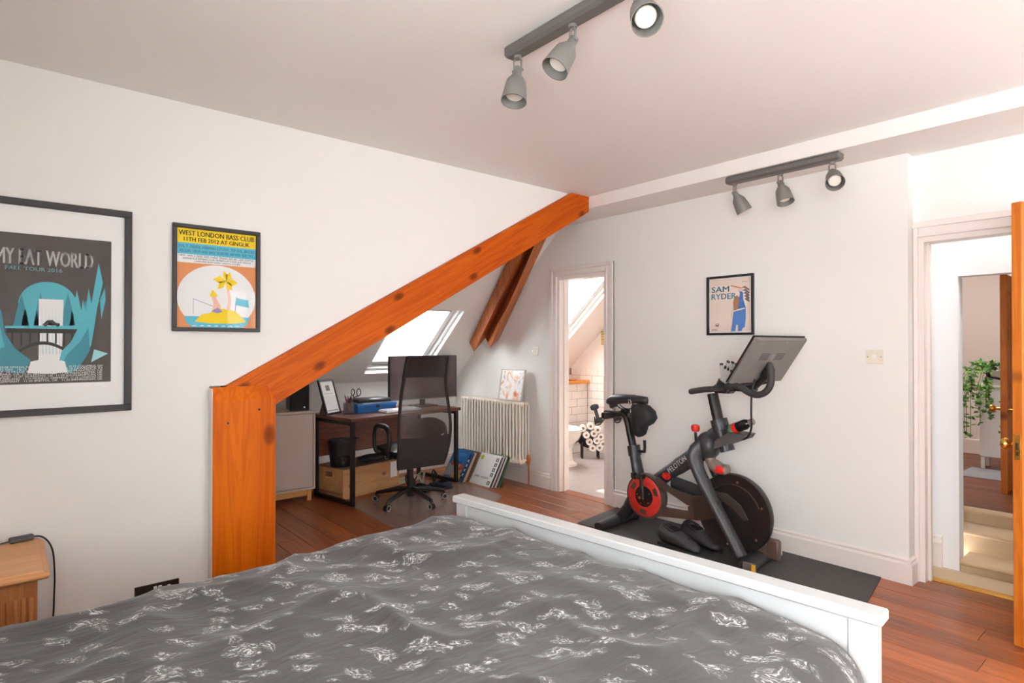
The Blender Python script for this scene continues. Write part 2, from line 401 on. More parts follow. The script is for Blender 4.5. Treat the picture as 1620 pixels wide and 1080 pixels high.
def roof_window(name, h):
    hx0, hx1, hy0, hy1 = h
    o = MB()
    def ring(b, i0, i1, d0, d1, m=0):
        slope_piece(b, hx0+i0, hx0+i1, hy0+i0*ct, hy1-i0*ct, d0, d1); slope_piece(b, hx1-i1, hx1-i0, hy0+i0*ct, hy1-i0*ct, d0, d1)
        slope_piece(b, hx0+i1, hx1-i1, hy0+i0*ct, hy0+i1*ct, d0, d1); slope_piece(b, hx0+i1, hx1-i1, hy1-i1*ct, hy1-i0*ct, d0, d1)
    ring(o, .003, .03, .05, .17)
    w = o.build(name, TRIMW, kind=S)
    b = MB(); ring(b, .036, .085, .085, .15); b.build('sash', TRIMW, w)
    b = MB(); ring(b, .083, .088, .083, .087); b.build('gasket', BLACK, w)
    b = MB(); slope_piece(b, hx0+.085, hx1-.085, hy0+.085*ct, hy1-.085*ct, .105, .112); b.build('pane', GLASS, w)
    b = MB(); slope_piece(b, hx0+.10, hx1-.10, hy0+.035*ct, hy0+.07*ct, .05, .083); b.build('vent_bar', mat('vent_bar_grey', (206, 200, 192), .4), w)
    b = MB()
    for t in (.012, .038): slope_piece(b, hx0+.09, hx1-.09, hy1-(.03+t+.004)*ct, hy1-(.03+t)*ct, .078, .084)
    b.build('drain_groove', mat('groove_grey', (150, 146, 142), .5), w)
    return w
roof_window('window_3', H1); roof_window('window_4', H2)
MB().box(.7, XB+.02, YK, YK+.08, 0, zslope(YK)+.06).build('wall_knee', WALL, kind=S)
MB().box(.70, .80, YA+.08, YK+.08, 0, ZC).build('wall_alcove', WALL, kind=S)
# skirtings
SKP = [(0, 0), (.022, 0), (.022, .115), (.012, .128), (.016, .14), (.006, .15), (0, .15)]
def skirting(name, p0, p1, out, h=1.0):
    p0 = Vector(p0); out = Vector(out)
    return MB().extr([p0+out*d+Vector((0, 0, z*h)) for d, z in SKP], Vector(p1)-p0).build(name, TRIM, kind=S)
skirting('baseboard_right', (XB, 1.16, 0), (XB, D0-.07, 0), (-1, 0, 0))
skirting('baseboard_right_alcove', (XB, D1+.09, 0), (XB, YK, 0), (-1, 0, 0))
skirting('baseboard_return', (XB-.022, 1.16, 0), (4.15, 1.16, 0), (0, -1, 0))
skirting('baseboard_knee', (.8, YK, 0), (XB, YK, 0), (0, -1, 0))
skirting('baseboard_left', (-.6, YA, 0), (.79, YA, 0), (0, -1, 0))
# bathroom door lining and architrave
b = MB(); b.box(XB-.005, XB+.125, D0-.001, D0+.03, 0, DZ).box(XB-.005, XB+.125, D1-.03, D1+.001, 0, DZ).box(XB-.005, XB+.125, D0+.03, D1-.03, DZ-.03, DZ+.001)
b.box(XB+.05, XB+.08, D0+.03, D0+.045, 0, DZ-.03).box(XB+.05, XB+.08, D1-.045, D1-.03, 0, DZ-.03)
b.build('door_1', TRIM, kind=S)
def architrave(name, x, y0, y1, z, w=.09, left=True, right=True):
    b = MB()
    for (a0, a1, t) in ((0, w, .014), (w*.62, w, .024), (w*.02, w*.16, .02)):
        if right: b.box(x-t, x, y0-a1, y0-a0, 0, z+a1, .002)
        if left: b.box(x-t, x, y1+a0, y1+a1, 0, z+a1, .002)
        b.box(x-t, x, y0-a0, y1+a0, z+a0, z+a1, .002)
    return b.build(name, TRIM, kind=S)
architrave('trim_1', XB, D0, D1, DZ, .085)
# landing door lining, architrave, brass threshold
b = MB(); b.box(4.145, 4.255, E1-.03, E1, 0, EZ).box(4.145, 4.255, E0, E0+.03, 0, EZ).box(4.145, 4.255, E0+.03, E1-.03, EZ-.03, EZ)
b.box(4.20, 4.23, E1-.045, E1-.03, 0, EZ-.03)
b.build('door_2', TRIM, kind=S)
architrave('trim_2', 4.15, E0, E1-.004, EZ, .09, left=False, right=False)
MB().box(4.132, 4.15, E1-.002, 1.158, 0, EZ+.09, .003).build('trim_3', TRIM, kind=S)
MB().extr([(4.225, E0, 0), (4.275, E0, 0), (4.268, E0, .011), (4.25, E0, .014), (4.232, E0, .011)], (0, E1-E0, 0)).build('trim_4', BRASS, kind=S)
# ------------------------------------------------------------ timbers
post = thing('timber_post', 'thick varnished orange pine post carrying the sloping brace', 'post', (.96, 3.335, 0))
ch = .035
b = MB(); x0, x1, yf, zt = .803, 1.117, 3.30, 1.185
b.add([(x0, 3.334, 0), (x1, 3.334, 0), (x1, yf, 0), (x0, yf, 0), (x0, 3.334, zt), (x1-.04, 3.334, zt), (x1, 3.334, zt-.07),
       (x0, yf, zt-.075), (x1, yf, zt-.07), (x0+.004, yf+.028, zt), (x1-.04, yf+.028, zt)],
      [(0, 1, 2, 3), (0, 3, 7, 9, 4), (0, 4, 5, 6, 1), (1, 6, 8, 2), (2, 8, 7, 3), (7, 8, 10, 9), (9, 10, 5, 4), (5, 10, 8, 6)])
b.build('shaft', POSTW, post)
MB().box(.805, x1, 3.3345, 3.46, 0, 1.044, .003).build('rear_shaft', POSTW, post)
MB().box(.7985, .803, yf+.004, 3.37, 0, 1.18, .001).build('painted_edge', TRIM, post)
for (px, pz) in ((.875, 1.00), (1.03, 1.06)):
    b = MB(); b.lathe([(.0001, 0), (.006, 0), (.006, .003), (.0001, .003)], Matrix.Translation((px, yf, pz)) @ Matrix.Rotation(PI/2, 4, 'X'), 10)
    b.build('nail', BLACK, post)
br = MB().extr([(.88, 3.335, 1.045), (1.07, 3.335, 1.045), (1.143, 3.335, 1.087), (3.669, 3.335, 2.508), (3.669, 3.335, ZC-.001), (3.47, 3.335, ZC-.001), (.88, 3.335, 1.19)], (0, .125, 0)).build('timber_brace', BEAMW,
    label='long orange pine brace rising diagonally from the post to the ceiling', cat='beam')
br.data.transform(Matrix.Rotation(R(29.1), 4, 'Y')); br.rotation_euler = (0, R(-29.1), 0)
# two old rafters forming a valley under the slope
vr = thing('valley_rafter', 'pair of old dark rafters hanging down beside the roof slope', 'beam', (4.0, 5.1, 1.36))
def up(p, q, k=.30): p, q = Vector(p), Vector(q); return q+(q-p)*k
A0, A1 = Vector((3.864, 5.184, 1.338)), Vector((3.643, 4.171, 2.240))      # outer edge of the slope-side rafter
G0, G1 = Vector((4.035, 5.200, 1.490)), Vector((3.875, 4.295, 2.320))      # groove between the two
C0, C1 = Vector((3.830, 4.858, 1.386)), Vector((3.700, 4.032, 2.331))      # proud edge of the wall-side rafter
E0_, E1_ = Vector((4.046, 4.985, 1.46)), Vector((3.93, 4.14, 2.40))
A1, G1, C1, E1_ = up(A0, A1, .28), up(G0, G1, .22), up(C0, C1, .20), up(E0_, E1_, .15)
tk = Vector((0, .085, .095))
b = MB(); b.add([A0, G0, G0+tk*.25, A0+tk, A1, G1, G1+tk*.25, A1+tk], [(0, 1, 2, 3), (4, 5, 6, 7), (0, 1, 5, 4), (1, 2, 6, 5), (2, 3, 7, 6), (3, 0, 4, 7)]); b.build('rafter', OLDW, vr)
b = MB(); h0, h1 = G0+Vector((.002, .012, .004)), G1+Vector((.002, .012, .004))
b.add([C0, h0, E0_, C1, h1, E1_], [(0, 1, 2), (3, 4, 5), (0, 1, 4, 3), (1, 2, 5, 4), (2, 0, 3, 5)]); b.build('rafter', OLDW, vr)
# ------------------------------------------------------------ bathroom
BX1, BYK = 5.90, 5.39
BPAINT = mat('bathroom_wall_paint', (240, 228, 220), .7)
bf = MB().box(XB+.12, 6.0, 2.6, 6.2, -.14, .004).build('floor_bathroom', BATHF, kind=S)
MB().box(XB, XB+.13, D0+.002, D1-.002, -.013, .002, .001).build('floor_sill', FLOORW, kind=S)
MB().box(BX1, BX1+.1, 2.6, 6.2, 0, ZC).build('wall_bathroom_end', BPAINT, kind=S)
MB().box(XB+.12, 6.0, 2.5, 2.6, 0, ZC).build('wall_bathroom_side', BPAINT, kind=S)
MB().box(XB+.12, 6.0, 6.2, 6.3, 0, 1.2).build('wall_bathroom_back', BPAINT, kind=S)
bk = MB().box(XB+.12, BX1, BYK, BYK+.03, .004, .90).build('wall_bathroom_boxing', GROUT, kind=S)
be = MB().box(BX1-.006, BX1, 4.5, 5.72, .004, 1.10).build('wall_bathroom_tiling', GROUT, kind=S)
TWd, THt = .20, .10
for r_ in range(9):                       # metro tiles on the boxing
    z0 = .006+r_*THt; x = BX1-.012-(TWd/2 if r_ % 2 else 0)
    if r_ % 2: MB().box(x, BX1-.012, BYK-.008, BYK, z0+.0015, z0+THt-.0015, .002).build('tile', TILEW, bk)
    while x-TWd > 4.75:
        MB().box(x-TWd+.0015, x-.0015, BYK-.008, BYK, z0+.0015, z0+THt-.0015, .002).build('tile', TILEW, bk); x -= TWd
for r_ in range(11):                      # and on the end wall, cut along the slope above the ledge
    z0 = .006+r_*THt; y = 4.5-(0 if r_ % 2 else TWd/2)
    yend = 5.38 if z0 < .9 else 5.28+(1.45-z0-THt)/math.tan(TH)
    while y < yend-.01:
        a, c = max(y, 4.5)+.0015, min(y+TWd, yend)-.0015
        if c-a > .01: MB().box(BX1-.014, BX1-.006, a, c, z0+.0015, z0+THt-.0015, .002).build('tile', TILEW, be)
        y += TWd
MB().box(XB+.13, BX1-.015, 5.33, 5.72, .905, .945, .006).build('bathroom_shelf', SHELFW, label='honey coloured wooden ledge above the toilet', cat='shelf')
# toilet
tl = thing('toilet', 'cream ceramic toilet with closed seat beside the tiled wall', 'toilet', (4.965, 4.95, 0.004))
b = MB()
def ovl(cx, cy, rx, ry, z, n=24): return [Vector((cx+rx*math.cos(2*PI*i/n), cy+ry*math.sin(2*PI*i/n)*(1.0 if math.sin(2*PI*i/n) < 0 else .85), z)) for i in range(n)]
def loft(b, rings, m=0):
    n = len(rings[0]); vs = [p for r_ in rings for p in r_]; fs = []
    for i in range(len(rings)-1):
        for j in range(n): fs.append((i*n+j, i*n+(j+1) % n, (i+1)*n+(j+1) % n, (i+1)*n+j))
    fs += [tuple(range(n)), tuple(range((len(rings)-1)*n, len(rings)*n))]
    return b.add(vs, fs, m)
def rrect(cx, cy, hx, hy, z, p=5.0, n=24):
    out = []
    for i in range(n):
        a = 2*PI*i/n; c, s_ = math.cos(a), math.sin(a); k_ = (abs(c)**p+abs(s_)**p)**(-1/p); out.append(Vector((cx+hx*c*k_, cy+hy*s_*k_, z)))
    return out
loft(b, [rrect(0, .06, .15, .22, 0), rrect(0, .06, .15, .22, .03), rrect(0, .06, .115, .18, .06), rrect(0, .06, .11, .17, .20), rrect(0, .04, .125, .19, .25, 3), ovl(0, 0, .165, .24, .32), ovl(0, 0, .185, .27, .38), ovl(0, 0, .19, .275, .40)])
b.build('bowl', CERAM, tl, 40, local=True)
b = MB(); loft(b, [ovl(0, 0, .19, .28, .403), ovl(0, 0, .195, .285, .41), ovl(0, 0, .19, .28, .422)]); b.build('seat', CERAM, tl, 40, local=True)
b = MB(); loft(b, [ovl(0, 0, .19, .28, .425), ovl(0, 0, .196, .286, .435), ovl(0, 0, .17, .25, .452)]); b.build('lid', mat('toilet_lid_white', (250, 247, 242), .2), tl, 40, local=True)
# sheep shaped toilet roll holder
sh = thing('roll_holder', 'black sheep shaped wire holder standing on the bathroom floor', 'holder', (5.55, 5.03, .004), R(-42))
b = MB(); b.ell((-.17, 0, .26), (.05, .045, .095), T=Matrix.Rotation(R(25), 3, 'Y')); b.build('head', BLACK, sh, 'all', local=True)
b = MB(); b.ell((0, .02, .24), (.16, .05, .12)); b.build('body', BLACK, sh, 'all', local=True)
for lx in (-.1, .1):
    for ly in (-.045, .075): MB().cyl((lx, ly, 0), (lx, ly, .2), .013).build('leg', BLACK, sh, local=True)
ROLLW = mat('toilet_paper', (250, 240, 232), .9); CARD = mat('card_tube', (150, 120, 96), .9)
Ms = Matrix.Translation(sh.location) @ Matrix.Rotation(R(-42), 4, 'Z')
r0 = None
for i, (rx, rz_) in enumerate([(-.14, .41), (-.03, .44), (.075, .39), (-.09, .315), (.02, .335), (.12, .29), (-.045, .215), (.06, .235), (.15, .19), (.0, .13), (.10, .135)]):
    loc = Ms @ Vector((rx*.84+.02, -.085, .03+rz_*.86))
    if r0 is None:
        r0 = thing('toilet_roll', 'white toilet roll stacked on the black sheep holder', 'toilet roll', loc, R(-42), 'toilet rolls on the sheep holder')
        RX = Matrix.Rotation(PI/2, 4, 'X')
        MB().lathe([(.017, -.042), (.040, -.042), (.041, -.038), (.041, .038), (.040, .042), (.017, .042), (.017, -.042)], RX, 20).build('paper', ROLLW, r0, 40, local=True)
        MB().lathe([(.0001, -.036), (.0168, -.036), (.0168, .036), (.0001, .036)], RX, 12).build('core', CARD, r0, 40, local=True)
    else:
        o = copy_tree(r0); o.location = loc
# small frame and dish on the ledge, picture on the end wall
pf = thing('framed_photo', 'little black framed picture standing on the bathroom ledge', 'picture', (5.42, 5.5, .945), R(28))
T = Matrix.Rotation(R(-10), 4, 'X')
MB().box(-.07, .07, -.008, .008, 0, .18, .002, T=T).build('frame', BLACK, pf, local=True)
MB().box(-.058, .058, -.0095, -.0083, .012, .168, T=T).build('print', PAPER, pf, local=True)
b = MB(); b.lathe([(.0001, 0), (.025, 0), (.025, .0008), (.0001, .0008)], T @ Matrix.Translation((0, -.0098, .09)) @ Matrix.Rotation(PI/2, 4, 'X'), 14); b.build('motif', mat('motif_grey', (120, 112, 104), .6), pf, local=True)
b = MB(); b.lathe([(.0001, 0), (.07, 0), (.095, .012), (.098, .018), (.07, .008), (.0001, .006)], Matrix.Translation((5.62, 5.44, .945)), 22); b.build('wooden_dish', mat('dish_terracotta', (196, 122, 84), .6), label='shallow brown wooden dish on the bathroom ledge', cat='dish', smooth=40)
bp = thing('bathroom_picture', 'small yellow patterned picture on the bathroom end wall', 'picture', (BX1, 5.09, 1.42))
T = frame_B(5.14, 1.415, BX1)
MB().box(0, .14, 0, .17, 0, .014, .002, T=T).build('frame', mat('picture_edge_brown', (120, 96, 66), .5), bp)
b = MB(); b.box(.008, .132, .008, .162, .0142, .0146, 0, 0, T)
for i in range(3):
    for j in range(4): b.box(.018+.038*i, .044+.038*i, .022+.035*j, .042+.035*j, .0147, .015, 0, 1+(i+j) % 2, T)
b.build('print', [mat('print_yellow', (240, 208, 120), .6), mat('print_ochre', (206, 156, 66), .6), mat('print_olive', (156, 150, 96), .6)], bp)
# ------------------------------------------------------------ landing, steps and far room
MB().box(4.25, 4.6, -.2, 1.25, -.14, -.002).build('floor_landing', SUBF, kind=S)
MB().box(4.262, 4.50, -.1, 1.20, -.002, .008).build('floor_landing_carpet', CARPET, kind=S)
MB().box(4.25, 4.62, 1.19, 1.27, 0, 2.6).build('wall_landing_side', HALLW, kind=S)
MB().box(4.25, 4.62, -.28, -.2, 0, 2.6).build('wall_landing_near', HALLW, kind=S)
wl_ = MB(); wl_.box(4.5, 4.6, 1.02, 1.19, 0, 2.6).box(4.5, 4.6, -.2, 1.02, 1.832, 2.6)
wl_.build('wall_landing_end', HALLW, kind=S)
MB().box(4.25, 4.62, -.28, 1.27, 2.5, 2.6).build('ceiling_landing', HALLW, kind=S)
skirting('baseboard_landing', (4.5, 1.105, 0.006), (4.5, 1.19, 0.006), (-1, 0, 0), 1.35)
st_ = thing('carpeted_steps', 'beige carpeted steps rising from the landing to the far room', 'steps', (4.7, .4, 0))
for (xs_, z0, z1, xe) in ((4.505, 0, .078, 4.725), (4.725, 0, .215, 4.945), (4.945, 0, .31, 4.99)):
    b = MB(); n = 6; prof = [(xe, z0), (xs_+.012, z0), (xs_+.012, z1-.035)] + [(xs_+.012-.02*math.sin(PI*i/n), z1-.035+.035*i/n) for i in range(1, n+1)] + [(xe, z1)]
    b.extr([(px, -.2, pz) for px, pz in prof], (0, 1.355 if xs_ > 4.6 else 1.218, 0)); b.build('step', CARPET, st_, 50)
MB().box(4.6, 4.99, 1.16, 1.24, 0, 2.6).build('wall_stair_left', HALLW, kind=S)
MB().box(4.6, 4.99, -.3, -.2, 0, 2.6).build('wall_stair_right', HALLW, kind=S)
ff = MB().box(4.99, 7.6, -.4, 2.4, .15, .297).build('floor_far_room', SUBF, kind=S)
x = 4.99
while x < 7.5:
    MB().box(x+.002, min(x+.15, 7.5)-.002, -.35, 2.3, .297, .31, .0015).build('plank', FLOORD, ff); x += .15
wf = MB().box(7.45, 7.55, -.4, 2.4, .31, 2.7).build('wall_far_room', TAUPE, kind=S)
TP2 = mat('wainscot_paint', (226, 214, 206), .6)
MB().box(7.435, 7.45, -.4, 2.4, .31, 1.02).build('wainscot_board', TP2, wf)
for yy in (1.05, 1.30, 1.55, 1.80, 2.05):
    MB().box(7.428, 7.435, yy-.012, yy+.012, .47, .98, .002).build('batten', TP2, wf)
MB().box(7.41, 7.45, -.4, 2.4, .98, 1.02, .006).build('dado_rail', TP2, wf)
MB().box(7.42, 7.45, -.4, 2.4, .31, .46, .006).build('skirting', TP2, wf)
MB().box(4.6, 7.55, -.4, 2.4, 2.5, 2.62).build('ceiling_far_room', HALLW, kind=S)
MB().box(4.99, 7.55, 2.3, 2.4, .31, 2.6).build('wall_far_room_side', TAUPE, kind=S)
MB().box(4.99, 5.08, 1.24, 2.3, .31, 2.6).build('wall_far_room_return', TAUPE, kind=S)
fw = MB(); fw.box(6.25, 7.55, .99, 1.07, .31, 2.6); fw.build('wall_far_room_right', TAUPE, kind=S)
MB().box(4.99, 7.55, -.5, -.4, .31, 2.6).build('wall_far_room_near', TAUPE, kind=S)
add_light('far_room_fill', 'AREA', (6.2, 1.6, 2.46), direction=(.25, 0, -1), energy=30, color=(1, .96, .92), size=(1.0, .8))  # added fill light to lift the far room, no fitting modelled
add_light('landing_fill', 'AREA', (4.38, .2, 2.46), direction=(0, .25, -1), energy=12, color=(1, 1, 1), size=(.2, .6))  # invented fill brightening the white landing walls, no skylight above
# far pine door, open against the room
fd = thing('far_room_door', 'pine panelled door standing open in the far room', 'door', (5.62, 1.0, .31), R(2))
def panel_door(parent, L_, H_, t, hw, knob_at, panels, lock=True):
    """leaf in local x (0 = free edge, L_ = hinge edge), faces +-y"""
    b = MB(); sw = .105
    b.box(0, sw, -t/2, t/2, 0, H_, .003).box(L_-sw, L_, -t/2, t/2, 0, H_, .003)
    zs_ = [0]+[z for p in panels for z in p]+[H_]
    for i in range(0, len(zs_), 2): b.box(sw, L_-sw, -t/2, t/2, zs_[i], zs_[i+1], .003)
    for (a, c) in panels: b.box(L_/2-.05, L_/2+.05, -t/2, t/2, a, c, .003)
    b.build('frame', DOORW, parent, local=True)
    for (a, c) in panels:
        for (u0, u1) in ((sw, L_/2-.05), (L_/2+.05, L_-sw)):
            p = MB(); p.box(u0, u1, -.008, .008, a, c); p.box(u0+.03, u1-.03, -.013, .013, a+.03, c-.03, .008); p.build('panel', DOORW, parent, local=True)
    kx, kz = knob_at
    for s_ in (-1, 1):
        k_ = MB(); T = Matrix.Translation((kx, s_*t/2, kz)) @ aim((0, s_, 0))
        k_.lathe([(.0001, 0), (.028, 0), (.028, .004), (.012, .008), (.009, .03), (.016, .036), (.027, .048), (.029, .058), (.024, .068), (.0001, .072)], T, 22)
        k_.build('door_knob', BRASS, parent, 50, local=True)
    if lock:
        l_ = MB(); l_.box(-.0025, .001, -.0125, .0125, kz-.06, kz+.06, .001); l_.build('latch_plate', BRASS, parent, local=True)
        l_ = MB(); l_.box(-.008, 0, -.007, .007, kz-.012, kz+.018, .002); l_.box(-.0035, 0, -.006, .006, kz-.04, kz-.022, .001); l_.build('latch_bolt', mat('latch_dark', (96, 74, 44), .4, .8), parent, local=True)
panel_door(fd, .62, 1.62, .04, 0, (.05, .62), [(.2, .62), (.78, 1.5)], False)
b = MB(); b.cyl((.06, .02, .84), (.06, .10, .86), .009); b.ell((.06, .10, .875), (.014, .014, .02)); b.build('coat_hook', BLACK, fd, 'all', local=True)
# bedroom door, open into the room
dr = thing('bedroom_door', 'orange pine bedroom door standing open with brass knob and latch', 'door', (3.565, .585, .012), math.atan2(.40-.585, 4.19-3.565))
panel_door(dr, .655, 2.055, .042, 0, (.06, .92), [(.22, .82), (1.0, 1.93)])
# rug, white stand and trailing plant in the far room
rg = MB().box(6.10, 6.59, 1.10, 1.40, .31, .318, .002).build('far_rug', mat('rug_blue_grey', (156, 160, 164), .95, var=.2, vscale=40), label='small grey rug on the far room floor', cat='rug')
ps = thing('plant_stand', 'tall narrow white stand under the trailing plant', 'stand', (6.72, 1.235, .31))
b = MB()
for sx in (-1, 1):
    for sy in (-1, 1): b = MB(); b.box(6.72+sx*.09-.015, 6.72+sx*.09+.015, 1.235+sy*.09-.015, 1.235+sy*.09+.015, .31, .42, .003); b.build('leg', TRIMW, ps)
MB().box(6.61, 6.83, 1.125, 1.345, .42, 1.03, .004).build('cupboard', TRIMW, ps)
MB().box(6.60, 6.84, 1.115, 1.355, 1.03, 1.05, .004).build('top', TRIMW, ps)
pl = thing('trailing_plant', 'leafy green trailing plant in a white pot on the stand', 'plant', (6.70, 1.235, 1.05))
b = MB(); b.lathe([(.0001, 0), (.06, 0), (.085, .13), (.078, .13), (.06, .09), (.0001, .09)], Matrix.Translation((6.70, 1.235, 1.05)), 18); b.build('pot', WHITEP, pl, 40)
LEAF = [mat('leaf_green', (76, 128, 48), .5), mat('leaf_light', (124, 168, 74), .5), mat('leaf_dark', (44, 92, 34), .5)]
rl = random.Random(3)
stem = MB(); lv = MB()
def leaf(b, p, d, n_, ln, wd, m):
    p = Vector(p); d = Vector(d).normalized(); n_ = Vector(n_).normalized(); s_ = d.cross(n_).normalized()
    b.add([p, p+d*ln*.45+s_*wd-n_*.004, p+d*ln, p+d*ln*.45-s_*wd-n_*.004, p+d*ln*.5+n_*.006], [(0, 1, 4), (1, 2, 4), (2, 3, 4), (3, 0, 4)], m)
for i in range(26):
    a = rl.uniform(PI*.5, PI*1.75); ln = rl.uniform(.12, .30) if rl.random() < .55 else rl.uniform(.3, .62)
    ox, oy = math.cos(a), math.sin(a); pts = []
    sp = rl.uniform(.12, .24)
    for k_ in range(10):
        t = k_/9; pts.append(Vector((6.70+ox*(.05+sp*min(1, t*2.2)), 1.235+oy*(.05+sp*min(1, t*2.2)), 1.16+.10*math.sin(min(1, t*2.4)*PI)*.9-ln*max(0, t-.25)*1.33)))
    stem.tube(pts, .0025, 5)
    for k_ in range(1, 10):
        for w in range(3):
            dd = Vector((rl.uniform(-1, 1), rl.uniform(-1, 1), rl.uniform(-.9, .5)))
            leaf(lv, pts[k_]+Vector((rl.uniform(-.01, .01),)*3), dd, (rl.uniform(-1, 0), rl.uniform(-.8, .2), 1), rl.uniform(.035, .06), rl.uniform(.012, .02), rl.randrange(3))
stem.build('stems', LEAF[0], pl); o = lv.build('leaves', LEAF, pl, recalc=False); o['kind'] = 'stuff'
MB().box(6.45, 6.95, 1.07, 1.09, 1.42, 2.08, .003).build('far_picture', BLACK, label='dark framed picture edge-on on the far room wall', cat='picture')
# ------------------------------------------------------------ plates on the walls
def switch_plate(name, label, y, z, w=.088, h=.088, m=CREAM):
    t = thing(name, label, 'switch', (XB, y, z))
    T = frame_B(y+w/2, z-h/2)
    MB().box(0, w, 0, h, 0, .009, .003, T=T).build('plate', m, t)
    MB().box(w*.36, w*.64, h*.36, h*.64, .009, .013, .0015, T=T).build('rocker', WHITEP, t)
    for u in (.12, .88): MB().lathe([(.0001, 0), (.004, 0), (.004, .001), (.0001, .001)], T @ Matrix.Translation((w*u, h/2, .009)), 8).build('screw', CHROME, t)
switch_plate('light_switch', 'cream dimmer switch plate on the wall behind the exercise bike', 1.337, 1.333, .095, .086)
switch_plate('light_switch', 'cream switch plate on the wall above the radiator', 4.404, 1.346, .09, .084)
ds = thing('wall_socket', 'dark metal double wall socket with white switches beside the bed', 'socket', (.569, 3.37, .14))
T = frame_A(.475, .135)
MB().box(0, .19, 0, .1, 0, .008, .002, T=T).build('plate', mat('bronze_plate', (70, 60, 54), .35, .6), ds)
for u in (.078, .098): MB().box(u, u+.016, .06, .088, .008, .014, .002, T=T).build('rocker', WHITEP, ds)
b = MB(); b.box(.138, .152, .062, .082, .008, .0095, .001, T=T).box(.122, .140, .040, .050, .008, .0095, .001, T=T).box(.150, .168, .040, .050, .008, .0095, .001, T=T); b.build('pin_hole', WHITEP, ds)
for u in (.016, .174): MB().lathe([(.0001, 0), (.005, 0), (.005, .0015), (.0001, .0015)], T @ Matrix.Translation((u, .05, .008)), 10).build('screw', CHROME, ds)
b = MB(); b.box(.03, .08, .015, .065, .008, .045, .006, T=T); b.build('mains_plug', BLACK, label='black mains plug pushed into the double wall socket', cat='plug')
# ------------------------------------------------------------ framed posters
def poster(name, label, T, w, h, fw, fmat, art, art_mats, mount=None, depth=.022):
    c = T @ Vector((w/2, 0, 0))
    t = thing(name, label, 'poster', c)
    b = MB(); b.box(0, w, 0, fw, 0, depth, .002, T=T).box(0, w, h-fw, h, 0, depth, .002, T=T).box(0, fw, fw, h-fw, 0, depth, .002, T=T).box(w-fw, w, fw, h-fw, 0, depth, .002, T=T)
    b.build('frame', fmat, t)
    MB().box(fw, w-fw, fw, h-fw, .001, .004, T=T).build('mount' if mount else 'backing', mount or PAPER, t)
    b = MB(); art(b, T); b.build('print', art_mats, t, recalc=False)
    MB().box(fw, w-fw, fw, h-fw, .012, .014, T=T).build('glass', PGLASS, t)
    return t
def flat(b, T, pts, m, d=.0045): b.poly([T @ Vector((u, v, d)) for u, v in pts], m)
def disc(b, T, c, r, m, d=.0045, n=40, clip=None, ry=None):
    pts = [(c[0]+r*math.cos(2*PI*i/n), c[1]+(ry or r)*math.sin(2*PI*i/n)) for i in range(n)]
    if clip: pts = [(u, max(v, clip)) for u, v in pts]
    flat(b, T, pts, m, d)
ink = lambda n_, c: mat('ink_'+n_, c, .7)
I_WHITE = ink('white', (238, 238, 236)); I_BLACK = ink('black', (34, 32, 32)); I_YEL = ink('yellow', (246, 212, 22)); I_BLUE = ink('sky_blue', (92, 188, 212)); I_ORG = ink('orange', (226, 148, 92))
